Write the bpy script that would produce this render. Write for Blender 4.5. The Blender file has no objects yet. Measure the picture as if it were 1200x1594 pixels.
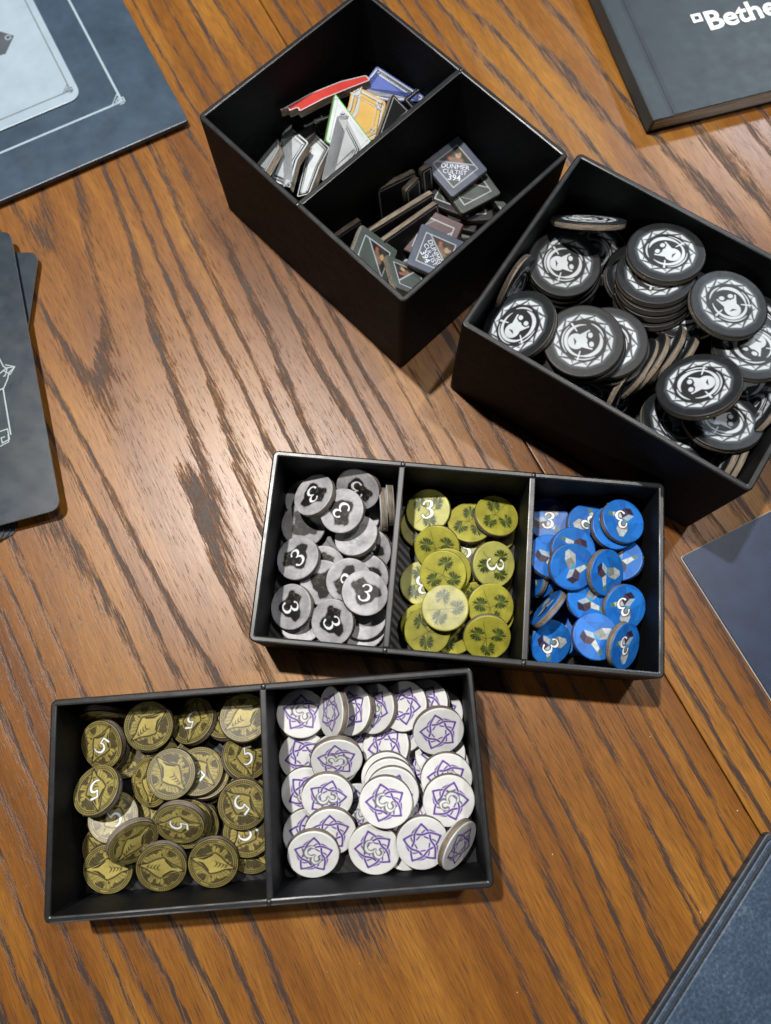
import bpy, bmesh, math, random
import numpy as np
from mathutils import Matrix, Vector
R = math.radians
S = 0.032                      # one working unit in metres (a big mask token is one unit across)
scene = bpy.context.scene
col = scene.collection
random.seed(3)
rng = np.random.default_rng(11)

# ------------------------------------------------------------------ camera, light, exposure
PITCH, YAW = R(-14.182), R(-0.263)
CAMH = 10.0
FPX = 1159.44
cam_d = bpy.data.cameras.new('camera')
cam = bpy.data.objects.new('camera', cam_d)
col.objects.link(cam)
Rwc = (Matrix.Rotation(PITCH, 3, 'X') @ Matrix.Rotation(YAW, 3, 'Y'))      # world -> camera
cam.matrix_world = Matrix.Translation((0, 0, CAMH * S)) @ Rwc.transposed().to_4x4()
cam_d.sensor_fit = 'VERTICAL'
cam_d.sensor_height = 36
cam_d.lens = FPX / 1594 * 36
cam_d.clip_start = 0.01
cam_d.clip_end = 50
cam_d.dof.use_dof = True
cam_d.dof.focus_distance = 9.35 * S
cam_d.dof.aperture_fstop = 8.5
scene.camera = cam

world = bpy.data.worlds.new('World')
scene.world = world
world.use_nodes = True
bgn = world.node_tree.nodes['Background']
bgn.inputs[0].default_value = (0.86, 0.93, 1.0, 1)
bgn.inputs[1].default_value = 0.022

def lamp(name, pos, power, radius, colr, aim=(0.5, 3, 0)):
    d = bpy.data.lights.new(name, 'AREA')
    d.shape = 'DISK'; d.size = 2 * radius * S; d.energy = power; d.color = colr
    o = bpy.data.objects.new(name, d); col.objects.link(o)
    o.location = Vector(pos) * S
    v = (Vector(aim) - Vector(pos)).normalized()
    o.rotation_euler = v.to_track_quat('-Z', 'Y').to_euler()
    return o
lamp('ceiling_lamp', (-10.5, 16, 50), 38, 0.85, (1.0, 0.955, 0.90))
lamp('ceiling_lamp', (14, 15, 52), 10, 0.85, (1.0, 0.955, 0.90))
lamp('window_lamp', (27, 40, 30), 11, 2.2, (0.80, 0.90, 1.0), (3, 6, 0))
lamp('fill_light', (-14, -48, 34), 6.5, 4.0, (1.0, 0.97, 0.93), (0, 3, 0))  # added fill from the viewer's side, brightens front faces and page edges

scene.view_settings.view_transform = 'Standard'
scene.view_settings.look = 'None'
scene.view_settings.exposure = 0.0
scene.view_settings.gamma = 1.0

# ------------------------------------------------------------------ helpers
def un(x, y, z=0.0):
    """point at height z seen at photograph pixel (x, y)"""
    d = Rwc.transposed() @ Vector(((x - 600) / FPX, -(y - 797) / FPX, -1))
    c = Vector((0, 0, CAMH))
    return c + d * ((z - CAMH) / d.z)

def un_plane(x, y, P0, n):
    d = Rwc.transposed() @ Vector(((x - 600) / FPX, -(y - 797) / FPX, -1))
    c = Vector((0, 0, CAMH))
    return c + d * ((P0 - c).dot(n) / d.dot(n))

def mesh_from(name, verts, faces, mat=None, smooth=False):
    me = bpy.data.meshes.new(name)
    me.from_pydata([tuple(Vector(v) * S) for v in verts], [], faces)
    me.update()
    if mat: me.materials.append(mat)
    if smooth:
        for f in me.polygons: f.use_smooth = True
    return me

def link(name, me, parent=None):
    o = bpy.data.objects.new(name, me)
    col.objects.link(o)
    if parent: o.parent = parent
    return o

def tag(o, label=None, cat=None, group=None, kind=None):
    if label: o['label'] = label
    if cat: o['category'] = cat
    if group: o['group'] = group
    if kind: o['kind'] = kind
    return o

def empty(name, loc=(0, 0, 0), rot=None):
    o = bpy.data.objects.new(name, None)
    o.empty_display_size = 0.004
    col.objects.link(o)
    if rot is not None:
        o.matrix_world = Matrix.Translation(Vector(loc) * S) @ rot.to_4x4()
    else:
        o.location = Vector(loc) * S
    return o

def frame_zy(n, u):
    n = Vector(n).normalized(); u = Vector(u); u = (u - n * u.dot(n)).normalized()
    x = u.cross(n)
    return Matrix((x, u, n)).transposed()

def tilt_frame(tilt, az, spin):
    t, a, s = R(tilt), R(az), R(spin)
    return frame_zy((math.sin(t) * math.cos(a), math.sin(t) * math.sin(a), math.cos(t)), (math.cos(s), math.sin(s), 0))

def box_verts(x0, x1, y0, y1, z0, z1):
    v = [(x0,y0,z0),(x1,y0,z0),(x1,y1,z0),(x0,y1,z0),(x0,y0,z1),(x1,y0,z1),(x1,y1,z1),(x0,y1,z1)]
    f = [(3,2,1,0),(4,5,6,7),(0,1,5,4),(1,2,6,5),(2,3,7,6),(3,0,4,7)]
    return v, f

def bevel_mesh(me, w, seg=2):
    bm = bmesh.new(); bm.from_mesh(me)
    bmesh.ops.bevel(bm, geom=bm.edges[:], offset=w * S, segments=seg, affect='EDGES', profile=0.6)
    bm.to_mesh(me); bm.free(); me.update()
    return me

def prism(name, pts, z0, z1, mat, bev=0.0):
    """upright prism over a polygon of (x, y) given anticlockwise"""
    n = len(pts)
    v = [(p[0], p[1], z0) for p in pts] + [(p[0], p[1], z1) for p in pts]
    f = [tuple(range(n - 1, -1, -1)), tuple(range(n, 2 * n))] + [(i, (i + 1) % n, n + (i + 1) % n, n + i) for i in range(n)]
    me = mesh_from(name, v, f, mat)
    if bev: bevel_mesh(me, bev, 2)
    return me

def round_poly(pts, r, seg=6):
    out = []
    n = len(pts)
    for i in range(n):
        p0, p1, p2 = Vector(pts[i - 1]), Vector(pts[i]), Vector(pts[(i + 1) % n])
        a, b = (p0 - p1), (p2 - p1)
        rr = min(r, a.length * .45, b.length * .45)
        a.normalize(); b.normalize()
        q0, q2 = p1 + a * rr, p1 + b * rr
        for k in range(seg + 1):
            t = k / seg
            out.append(tuple((1 - t) ** 2 * q0 + 2 * t * (1 - t) * p1 + t * t * q2))
    return out

def ribbon(name, pts, w, z, mat, closed=False):
    """flat printed line along a polyline in the xy plane"""
    pts = [Vector(p) for p in pts]; n = len(pts); v = []; f = []
    for i, p in enumerate(pts):
        a = pts[i - 1] if (i > 0 or closed) else p
        b = pts[(i + 1) % n] if (i < n - 1 or closed) else p
        d1 = (p - a).normalized() if (p - a).length > 1e-9 else (b - p).normalized()
        d2 = (b - p).normalized() if (b - p).length > 1e-9 else d1
        t = (d1 + d2).normalized(); nn = Vector((-t.y, t.x))
        k = 1 / max(.5, nn.dot(Vector((-d1.y, d1.x))))
        v += [(*(p + nn * w / 2 * k), z), (*(p - nn * w / 2 * k), z)]
    for i in range(n - (0 if closed else 1)):
        j = (i + 1) % n
        f.append((2 * i, 2 * i + 1, 2 * j + 1, 2 * j))
    return mesh_from(name, v, f, mat)

# ------------------------------------------------------------------ materials
def new_mat(name):
    m = bpy.data.materials.new(name); m.use_nodes = True
    nt = m.node_tree; b = nt.nodes['Principled BSDF']
    return m, nt, b

def N(nt, t, **kw):
    n = nt.nodes.new(t)
    for k, v in kw.items():
        if k.startswith('_'):
            setattr(n, k[1:], v)
        else:
            n.inputs[k.replace('__', ' ')].default_value = v
    return n

def math_(nt, op, a, b=None, c=None):
    n = nt.nodes.new('ShaderNodeMath'); n.operation = op
    for i, v in enumerate((a, b, c)):
        if v is None: continue
        if isinstance(v, (int, float)): n.inputs[i].default_value = v
        else: nt.links.new(v, n.inputs[i])
    return n.outputs[0]

def N_clamp(nt, v):
    n = nt.nodes.new('ShaderNodeClamp'); nt.links.new(v, n.inputs[0]); return n.outputs[0]

def mixc(nt, fac, a, b, mode='MIX'):
    n = nt.nodes.new('ShaderNodeMix'); n.data_type = 'RGBA'; n.blend_type = mode
    for i, v in ((0, fac), (6, a), (7, b)):
        if isinstance(v, (int, float)): n.inputs[i].default_value = v
        elif isinstance(v, tuple): n.inputs[i].default_value = (*v, 1) if len(v) == 3 else v
        else: nt.links.new(v, n.inputs[i])
    return n.outputs[2]

def coords(nt, scale=(1, 1, 1), obj_random=False):
    tc = nt.nodes.new('ShaderNodeTexCoord')
    mp = nt.nodes.new('ShaderNodeMapping')
    mp.inputs['Scale'].default_value = tuple(k / S for k in scale)
    nt.links.new(tc.outputs['Object'], mp.inputs['Vector'])
    out = mp.outputs[0]
    if obj_random:
        oi = nt.nodes.new('ShaderNodeObjectInfo')
        ad = nt.nodes.new('ShaderNodeVectorMath'); ad.operation = 'ADD'
        sc = nt.nodes.new('ShaderNodeVectorMath'); sc.operation = 'SCALE'
        cx = nt.nodes.new('ShaderNodeCombineXYZ')
        for i in range(3): nt.links.new(oi.outputs['Random'], cx.inputs[i])
        sc.inputs['Scale'].default_value = 37.0
        nt.links.new(cx.outputs[0], sc.inputs[0])
        nt.links.new(out, ad.inputs[0]); nt.links.new(sc.outputs[0], ad.inputs[1])
        out = ad.outputs[0]
    return out

def noise(nt, vec, scale, detail=3, rough=.55):
    n = N(nt, 'ShaderNodeTexNoise', Scale=scale, Detail=detail, Roughness=rough)
    nt.links.new(vec, n.inputs['Vector'])
    return n.outputs['Fac']

def ramp(nt, fac, stops):
    r = nt.nodes.new('ShaderNodeValToRGB'); e = r.color_ramp.elements
    while len(e) > 1: e.remove(e[-1])
    e[0].position = stops[0][0]; e[0].color = (*stops[0][1], 1) if isinstance(stops[0][1], tuple) else (stops[0][1],) * 3 + (1,)
    for p, c in stops[1:]:
        k = e.new(p); k.color = (*c, 1) if isinstance(c, tuple) else (c,) * 3 + (1,)
    nt.links.new(fac, r.inputs[0])
    return r.outputs[0]

def bump(nt, b, h, strength, dist=0.02):
    n = N(nt, 'ShaderNodeBump', Strength=strength, Distance=dist * S)
    nt.links.new(h, n.inputs['Height']); nt.links.new(n.outputs[0], b.inputs['Normal'])

def simple(name, c, rough=.5, var=.15, nscale=6, bmp=.1, spec=.5, bscale=40, coat=0):
    m, nt, b = new_mat(name)
    v = coords(nt)
    n = noise(nt, v, nscale, 4)
    hi = tuple(min(1, k * (1 + var)) for k in c); lo = tuple(k * (1 - var) for k in c)
    nt.links.new(mixc(nt, ramp(nt, n, [(.3, 0.0), (.7, 1.0)]), lo, hi), b.inputs['Base Color'])
    n2 = noise(nt, v, nscale * 2.3, 3)
    rr = N(nt, 'ShaderNodeMapRange', **{'To__Min': max(.05, rough - .08), 'To__Max': min(1, rough + .1)})
    nt.links.new(n2, rr.inputs['Value']); nt.links.new(rr.outputs[0], b.inputs['Roughness'])
    b.inputs['Specular IOR Level'].default_value = spec
    if coat:
        b.inputs['Coat Weight'].default_value = coat; b.inputs['Coat Roughness'].default_value = .25
    if bmp: bump(nt, b, noise(nt, v, bscale, 3), bmp)
    return m

M = {}
# --- table wood: plank-local x runs along the grain
def wood_mat():
    m, nt, b = new_mat('stained_oak')
    v = coords(nt)
    at = nt.nodes.new('ShaderNodeAttribute'); at.attribute_type = 'OBJECT'; at.attribute_name = 'grain_seed'
    sep = nt.nodes.new('ShaderNodeSeparateXYZ'); nt.links.new(v, sep.inputs[0])
    seed = at.outputs['Fac']
    u, w = sep.outputs[0], sep.outputs[1]
    def vec(su, sw, off=0.0):
        c = nt.nodes.new('ShaderNodeCombineXYZ')
        nt.links.new(math_(nt, 'MULTIPLY', u, su), c.inputs[0])
        nt.links.new(math_(nt, 'MULTIPLY', w, sw), c.inputs[1])
        nt.links.new(math_(nt, 'ADD', seed, off), c.inputs[2])
        return c.outputs[0]
    big = noise(nt, vec(.050, .30), 1.0, 2, .5)
    mid = noise(nt, vec(.20, 1.5, 4.0), 1.0, 2, .5)
    fib = noise(nt, vec(1.4, 24, 9.0), 1.0, 4, .70)
    # growth rings cut at a slant: distance from a pith line that sinks along the plank
    a = math_(nt, 'ADD', math_(nt, 'MULTIPLY', u, 0.075), math_(nt, 'ADD', math_(nt, 'MULTIPLY', big, 1.6), .55))
    w2 = math_(nt, 'ADD', w, math_(nt, 'MULTIPLY', math_(nt, 'SUBTRACT', mid, .5), .42))
    rad = math_(nt, 'SQRT', math_(nt, 'ADD', math_(nt, 'MULTIPLY', w2, w2), math_(nt, 'MULTIPLY', math_(nt, 'MULTIPLY', a, a), .8)))
    ph = math_(nt, 'ADD', math_(nt, 'MULTIPLY', rad, 3.3), math_(nt, 'MULTIPLY', math_(nt, 'SUBTRACT', big, .5), 5.2))
    ph = math_(nt, 'ADD', ph, math_(nt, 'MULTIPLY', math_(nt, 'SUBTRACT', fib, .5), .36))
    fr = math_(nt, 'FRACT', ph)
    early = ramp(nt, fr, [(0.0, .90), (.04, 1.0), (.16, .85), (.27, .40), (.40, .10), (.60, .02), (.95, 0.0), (1.0, .90)])
    # the dark early wood is a crowd of fine pores: short dashes along the grain whose density follows the rings
    pore = noise(nt, vec(2.6, 36, 2.0), 1.0, 4, .70)
    pore2 = noise(nt, vec(4.0, 70, 6.0), 1.0, 2, .6)
    patch = ramp(nt, noise(nt, vec(.22, .9, 13.0), 1.0, 2), [(.28, .62), (.48, 1.0)])
    dens = math_(nt, 'MULTIPLY', early, patch)
    thr = math_(nt, 'SUBTRACT', .665, math_(nt, 'MULTIPLY', dens, .31))
    dark = math_(nt, 'DIVIDE', math_(nt, 'SUBTRACT', pore, thr), .16)
    dark = N_clamp(nt, dark)
    d2 = N_clamp(nt, math_(nt, 'DIVIDE', math_(nt, 'SUBTRACT', pore2, math_(nt, 'SUBTRACT', .64, math_(nt, 'MULTIPLY', dens, .10))), .12))
    dark = math_(nt, 'MAXIMUM', math_(nt, 'MULTIPLY', dark, .93), math_(nt, 'MULTIPLY', d2, .62))
    dark = math_(nt, 'MINIMUM', math_(nt, 'ADD', dark, math_(nt, 'MULTIPLY', dens, .16)), 1.0)
    tone = ramp(nt, noise(nt, vec(.16, 1.3, 17.0), 1.0, 3), [(.30, (0.120, 0.040, 0.0050)), (.52, (0.194, 0.073, 0.0085)), (.74, (0.290, 0.130, 0.020))])
    fine = ramp(nt, pore2, [(.30, 1.22), (.70, .66)])
    tone = mixc(nt, 1.0, tone, fine, 'MULTIPLY')
    c = mixc(nt, dark, tone, (0.029, 0.0125, 0.0068))
    nt.links.new(c, b.inputs['Base Color'])
    rr = math_(nt, 'ADD', .31, math_(nt, 'MULTIPLY', dark, .20))
    rr = math_(nt, 'ADD', rr, math_(nt, 'MULTIPLY', fib, .10))
    nt.links.new(rr, b.inputs['Roughness'])
    b.inputs['Specular IOR Level'].default_value = .42
    h = math_(nt, 'SUBTRACT', math_(nt, 'MULTIPLY', fib, .35), dark)
    bump(nt, b, h, .34, .012)
    return m
M['wood'] = wood_mat()

def plastic_mat(name='black_printed_plastic', k=1.0, r0=.48, sp=.09):
    m, nt, b = new_mat(name)
    v = coords(nt)
    n = noise(nt, v, 2.5, 3)
    base = mixc(nt, n, (0.0055 * k, 0.0060 * k, 0.0070 * k), (0.0090 * k, 0.0097 * k, 0.0110 * k))
    sm = nt.nodes.new('ShaderNodeMapping'); sm.inputs['Scale'].default_value = (1.2, 3.5, 2.2); sm.inputs['Rotation'].default_value = (.3, .2, .5)
    nt.links.new(v, sm.inputs[0])
    scuff = math_(nt, 'MULTIPLY', ramp(nt, noise(nt, sm.outputs[0], 1.6, 5, .72), [(.66, 0.0), (.76, 1.0)]), ramp(nt, noise(nt, v, 14, 3), [(.45, 0.0), (.6, .8)]))
    nt.links.new(mixc(nt, scuff, base, (.035, .037, .040)), b.inputs['Base Color'])
    mp = nt.nodes.new('ShaderNodeMapping'); mp.inputs['Scale'].default_value = (1, 1, 34)
    nt.links.new(v, mp.inputs[0])
    lay = noise(nt, mp.outputs[0], 1.4, 2)
    rr = N(nt, 'ShaderNodeMapRange', **{'To__Min': r0, 'To__Max': r0 + .16})
    nt.links.new(noise(nt, v, 9, 3), rr.inputs['Value']); nt.links.new(rr.outputs[0], b.inputs['Roughness'])
    b.inputs['Specular IOR Level'].default_value = sp
    bump(nt, b, lay, .45, .012)
    return m
M['plastic'] = plastic_mat()
M['rim'] = plastic_mat('black_plastic_rim', 1.25, .26, .50)

def floor_mat():
    m, nt, b = new_mat('black_infill_plastic')
    v = coords(nt)
    w = N(nt, 'ShaderNodeTexWave', Scale=5.5, Distortion=.5, Detail=1); w.bands_direction = 'DIAGONAL'
    nt.links.new(v, w.inputs[0])
    b.inputs['Base Color'].default_value = (0.009, 0.0093, 0.0105, 1)
    b.inputs['Roughness'].default_value = .38
    b.inputs['Specular IOR Level'].default_value = .3
    bump(nt, b, w.outputs['Fac'], .10, .02)
    return m
M['tray_floor'] = floor_mat()

def print_mat(name, rough, bmp=.08, spec=.5, coat=0.0):
    m, nt, b = new_mat(name)
    at = nt.nodes.new('ShaderNodeAttribute'); at.attribute_name = 'print'
    v = coords(nt, obj_random=True)
    oi = nt.nodes.new('ShaderNodeObjectInfo')
    k = math_(nt, 'ADD', .84, math_(nt, 'MULTIPLY', oi.outputs['Random'], .24))
    g = ramp(nt, noise(nt, v, 5, 4), [(.3, .90), (.7, 1.06)])
    c = mixc(nt, 1.0, at.outputs['Color'], g, 'MULTIPLY')
    vm = nt.nodes.new('ShaderNodeVectorMath'); vm.operation = 'SCALE'
    nt.links.new(c, vm.inputs[0]); nt.links.new(k, vm.inputs['Scale'])
    nt.links.new(vm.outputs[0], b.inputs['Base Color'])
    rr = N(nt, 'ShaderNodeMapRange', **{'To__Min': rough - .07, 'To__Max': rough + .1})
    nt.links.new(noise(nt, v, 9, 3), rr.inputs['Value']); nt.links.new(rr.outputs[0], b.inputs['Roughness'])
    b.inputs['Specular IOR Level'].default_value = spec
    b.inputs['Coat Weight'].default_value = coat; b.inputs['Coat Roughness'].default_value = .3
    bump(nt, b, noise(nt, v, 30, 3), bmp, .01)
    return m
M['print'] = print_mat('printed_card_face', .40, .10, .36)
M['print_dark'] = print_mat('dark_linen_card_face', .42, .12, .22)

def board_edge():
    m, nt, b = new_mat('greyboard_edge')
    tc = nt.nodes.new('ShaderNodeTexCoord')
    mp = nt.nodes.new('ShaderNodeMapping'); mp.inputs['Scale'].default_value = (6 / S, 6 / S, 55 / S)
    nt.links.new(tc.outputs['Object'], mp.inputs[0])
    n = noise(nt, mp.outputs[0], 1.0, 3, .65)
    c = ramp(nt, n, [(.25, (0.070, 0.057, 0.044)), (.5, (0.165, 0.135, 0.103)), (.75, (0.29, 0.245, 0.19))])
    nt.links.new(c, b.inputs['Base Color'])
    b.inputs['Roughness'].default_value = .85
    b.inputs['Specular IOR Level'].default_value = .2
    bump(nt, b, n, .5, .02)
    return m
M['edge'] = board_edge()

# ------------------------------------------------------------------ the table: two boards meeting at a seam
g0, g1 = un(404, 0), un(1192, 1312)
gd = (g1 - g0).normalized(); gn = Vector((-gd.y, gd.x, 0))           # along the grain / to the far right side
gang = math.atan2(gd.y, gd.x)
table = tag(empty('wooden_table', (0, 0, 0)), 'brown varnished wooden table top with dark streaked grain and a long seam', 'table', kind='structure')
def plank(c0, c1, seed, shift):
    """board between distances c0..c1 from the seam, measured towards the right"""
    wv = c1 - c0
    v, f = box_verts(-19, 19, -wv / 2, wv / 2, -.6, 0)
    me = bevel_mesh(mesh_from('plank', v, f, M['wood']), .018, 2)
    o = link('plank', me, table)
    mid = g0.lerp(g1, .5) + gn * (c0 + c1) / 2
    o.matrix_world = Matrix.Translation(Vector((mid.x + gd.x * shift, mid.y + gd.y * shift, 0)) * S) @ Matrix.Rotation(gang, 4, 'Z')
    o['grain_seed'] = seed
    return o
plank(-9.6, -.008, 3.3, 0)
plank(.008, 9.2, 21.7, 1.2)
plank(-19.2, -9.616, 8.1, -1)
plank(9.216, 18.4, 40.2, .5)

# ------------------------------------------------------------------ trays
WT, FL = .075, .07
BOX = {  # centre x, y, angle, width, depth, height, dividers
 'coin': (-1.3917, -.9948, .07568, 4.935, 2.377, 1.067, [.5]),
 'herb': (.8835, 1.6520, -.0900, 4.920, 2.394, 1.067, [1 / 3, 2 / 3]),
 'mask': (3.2723, 4.5472, -.57868, 3.866, 2.900, 1.859, []),
 'tile': (-.0853, 7.0817, -.79441, 3.812, 3.010, 1.859, [.5]),
}
def ring_pts(w, l, r, d, seg=4):
    out = []
    rr = max(.012, r - d); hw, hl = w / 2 - d, l / 2 - d
    for cx, cy, a0 in ((hw - rr, hl - rr, 0), (-hw + rr, hl - rr, 90), (-hw + rr, -hl + rr, 180), (hw - rr, -hl + rr, 270)):
        for k in range(seg + 1):
            a = R(a0 + 90 * k / seg)
            out.append((cx + rr * math.cos(a), cy + rr * math.sin(a)))
    return out
def tray(key, name, label):
    x, y, a, w, l, h, div = BOX[key]
    root = empty(name, (x, y, .004), Matrix.Rotation(a, 3, 'Z'))
    tag(root, label, 'storage tray', 'black plastic token trays')
    # outer wall: closed profile swept round the rounded rectangle
    prof = [(0.012, 0), (0, .012), (0, h - .018), (.006, h - .006), (.020, h), (WT - .020, h), (WT - .006, h - .006), (WT, h - .018), (WT, FL + .05), (WT, 0)]
    v = []; n = None
    for d, z in prof:
        pts = ring_pts(w, l, .075, d); n = len(pts)
        v += [(px, py, z) for px, py in pts]
    f = []; m = len(prof)
    for i in range(m):
        j = (i + 1) % m
        for k in range(n):
            k2 = (k + 1) % n
            f.append((i * n + k, i * n + k2, j * n + k2, j * n + k))
    me = mesh_from('outer_wall', v, f, M['plastic']); me.materials.append(M['rim'])
    for q, p_ in enumerate(me.polygons):
        if 2 <= q // n <= 6: p_.material_index = 1           # the smoother top layers
    link('outer_wall', me, root)
    v, f = box_verts(-w / 2 + WT + .001, w / 2 - WT - .001, -l / 2 + WT + .001, l / 2 - WT - .001, 0.001, FL)
    link('tray_floor', mesh_from('tray_floor', v, f, M['tray_floor']), root)
    for t in div:
        xc = -w / 2 + w * t
        v, f = box_verts(xc - WT / 2, xc + WT / 2, -l / 2 + WT - .004, l / 2 - WT + .004, FL - .002, h - .004)
        me = bevel_mesh(mesh_from('divider', v, f, M['plastic']), .014, 2); me.materials.append(M['rim'])
        for p_ in me.polygons:
            if p_.center.z > (h - .03) * S: p_.material_index = 1
        link('divider', me, root)
        # little weld blobs where the divider meets the rim
        for sy in (-1, 1):
            bm = bmesh.new(); bmesh.ops.create_icosphere(bm, subdivisions=2, radius=.034 * S)
            bmesh.ops.transform(bm, matrix=Matrix.Diagonal((1.0, 1.2, .5, 1)), verts=bm.verts)
            bmesh.ops.translate(bm, verts=bm.verts, vec=Vector((xc + .01 * sy, sy * (l / 2 - WT / 2), h - .006)) * S)
            me = bpy.data.meshes.new('weld_blob'); bm.to_mesh(me); bm.free(); me.materials.append(M['rim'])
            for p_ in me.polygons: p_.use_smooth = True
            link('weld_blob', me, root)
    return root
tray('coin', 'token_tray', 'shallow black tray of two compartments holding gold and white tokens')
tray('herb', 'token_tray', 'shallow black tray of three compartments with grey, green and blue tokens')
tray('mask', 'token_tray', 'deep undivided black box full of large black mask tokens')
tray('tile', 'token_tray', 'deep black box of two compartments with cardboard markers and diamond tiles')

# ------------------------------------------------------------------ painting flat prints onto face meshes
def catmull(pts, k=6):
    P = [np.array(p, float) for p in pts]; out = []
    for i in range(len(P) - 1):
        a, b, c, d = P[max(0, i - 1)], P[i], P[i + 1], P[min(len(P) - 1, i + 2)]
        for t in np.arange(k) / k:
            out.append(.5 * (2 * b + (c - a) * t + (2 * a - 5 * b + 4 * c - d) * t * t + (3 * b - a - 3 * c + d) * t ** 3))
    out.append(P[-1]); return np.array(out)
def stroke(P, pts):
    """signed distance to a polyline of (x, y, radius)"""
    pts = np.asarray(pts, float); D = np.full(len(P), 9.)
    for a, b in zip(pts[:-1], pts[1:]):
        ab = b[:2] - a[:2]; t = np.clip(((P - a[:2]) @ ab) / max(1e-9, ab @ ab), 0, 1)
        d = np.hypot(*(P - a[:2] - t[:, None] * ab).T) - (a[2] + (b[2] - a[2]) * t)
        D = np.minimum(D, d)
    return D
def poly(P, pts):
    pts = np.asarray(pts, float); ins = np.zeros(len(P), bool); D = np.full(len(P), 9.)
    n = len(pts)
    for i in range(n):
        a, b = pts[i], pts[(i + 1) % n]
        ab = b - a; t = np.clip(((P - a) @ ab) / max(1e-9, ab @ ab), 0, 1)
        D = np.minimum(D, np.hypot(*(P - a - t[:, None] * ab).T))
        c = ((a[1] > P[:, 1]) != (b[1] > P[:, 1]))
        with np.errstate(all='ignore'):
            ins ^= c & (P[:, 0] < (b[0] - a[0]) * (P[:, 1] - a[1]) / (b[1] - a[1] + 1e-12) + a[0])
    return np.where(ins, -D, D)
def cov(d, aa=.022): return np.clip(.5 - d / aa, 0, 1)
def lay(C, m, c):
    c = np.asarray(c, float)
    return C * (1 - m[:, None]) + (c if c.ndim == 2 else c[None]) * m[:, None]
_lat = np.random.default_rng(5).random((64, 64))
def vnoise(P, s, o=0.0, octv=3):
    out = 0; amp = 1; tot = 0
    for k in range(octv):
        Q = P * s * 2 ** k + 17.3 * k + o + 50
        i = np.floor(Q).astype(int); f = Q - i; f = f * f * (3 - 2 * f)
        g = lambda dx, dy: _lat[(i[:, 0] + dx) % 64, (i[:, 1] + dy) % 64]
        out = out + amp * ((g(0, 0) * (1 - f[:, 0]) + g(1, 0) * f[:, 0]) * (1 - f[:, 1]) + (g(0, 1) * (1 - f[:, 0]) + g(1, 1) * f[:, 0]) * f[:, 1])
        tot += amp; amp *= .55
    return out / tot
THREE = catmull([(-.27, .30, .060), (-.20, .43, .038), (-.02, .50, .045), (.17, .42, .085), (.19, .24, .085), (.06, .09, .045), (-.06, .05, .030), (.10, .02, .050), (.25, -.12, .090), (.24, -.32, .090), (.06, -.48, .055), (-.15, -.49, .045), (-.28, -.36, .070)])
FIVE = catmull([(.30, .47, .075), (.12, .47, .070), (-.06, .46, .055), (-.08, .30, .045), (-.11, .10, .045), (.03, .14, .060), (.20, .05, .085), (.25, -.14, .095), (.17, -.34, .085), (-.02, -.46, .060), (-.20, -.47, .045), (-.30, -.40, .035)], 5)
def glyph(P, G, h, x=0, y=0):
    G = G * np.array([1, 1, .84])
    Q = (P - np.array([x, y])) / h
    return stroke(Q, G) * h
def numeral(C, P, G, h, fill, rim=None, x=0, y=0):
    d = glyph(P, G, h, x, y)
    if rim is not None: C = lay(C, cov(d - .035, .05), rim)
    return lay(C, cov(d), fill)

LUMP = [(-.72, .12), (-.66, .25), (-.55, .27), (-.50, .42), (-.36, .58), (-.16, .47), (.05, .41), (.28, .46), (.50, .42), (.69, .20), (.66, .10), (.46, -.02), (.38, -.28), (.20, -.45), (.02, -.60), (-.14, -.55), (-.26, -.42), (-.33, -.22), (-.45, -.08), (-.62, -.02)]
def paint_ore(P, num, worn=False):
    g = vnoise(P, 2.6, 3, 4); C = np.array([.34, .34, .355])[None] * (.62 + .75 * g)[:, None]
    C = C * (.88 + .24 * vnoise(P, 9, 11, 2))[:, None]
    d = poly(P, LUMP) + .05 * (vnoise(P, 7, 2) - .5)
    rock = np.array([.009, .0087, .0085])[None] * (.30 + 1.4 * vnoise(P, 6, 8, 4))[:, None]
    vein = np.clip(1 - abs(vnoise(P, 4.5, 21, 3) - .5) / .035, 0, 1) * (P[:, 0] < .25)
    rock = rock + vein[:, None] * np.array([.13, .105, .055]) * .6
    if worn:
        C = C * 1.25; rock = C * (.55 + .5 * vnoise(P, 16, 4, 2))[:, None]
    else:
        C = lay(C, cov(d - .03, .08), C * .55)
    C = lay(C, cov(d, .03), rock)
    if num: C = numeral(C, P, THREE, .74, (.72, .75, .78), (.02, .02, .02), .02, 0)
    return C
def leaf(C, P, cx, cy, rot, s, seed):
    r = np.random.default_rng(seed)
    for k in range(9):
        a = R(rot + (k - 4) * 32 + r.uniform(-8, 8)); L = s * (1 - .05 * abs(k - 4)) * r.uniform(.85, 1.1)
        tip = (cx + L * math.cos(a), cy + L * math.sin(a)); mid = (cx + .6 * L * math.cos(a), cy + .6 * L * math.sin(a))
        d = stroke(P, [(cx, cy, .012), (*mid, .052 * s / .34), (*tip, .012)])
        C = lay(C, cov(d), np.array([.020, .038, .007]) * r.uniform(.4, 1.3))
        for q in (-1, 1):                                   # notched tips
            b = a + q * .33
            d = stroke(P, [(*mid, .018), (cx + .95 * L * math.cos(b), cy + .95 * L * math.sin(b), .010)])
            C = lay(C, cov(d) * .9, (.018, .032, .008))
        d = stroke(P, [(cx, cy, .012), (cx + .7 * L * math.cos(a + .1), cy + .7 * L * math.sin(a + .1), .006)])
        C = lay(C, cov(d) * .6, (.30, .34, .06))
    return C
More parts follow.
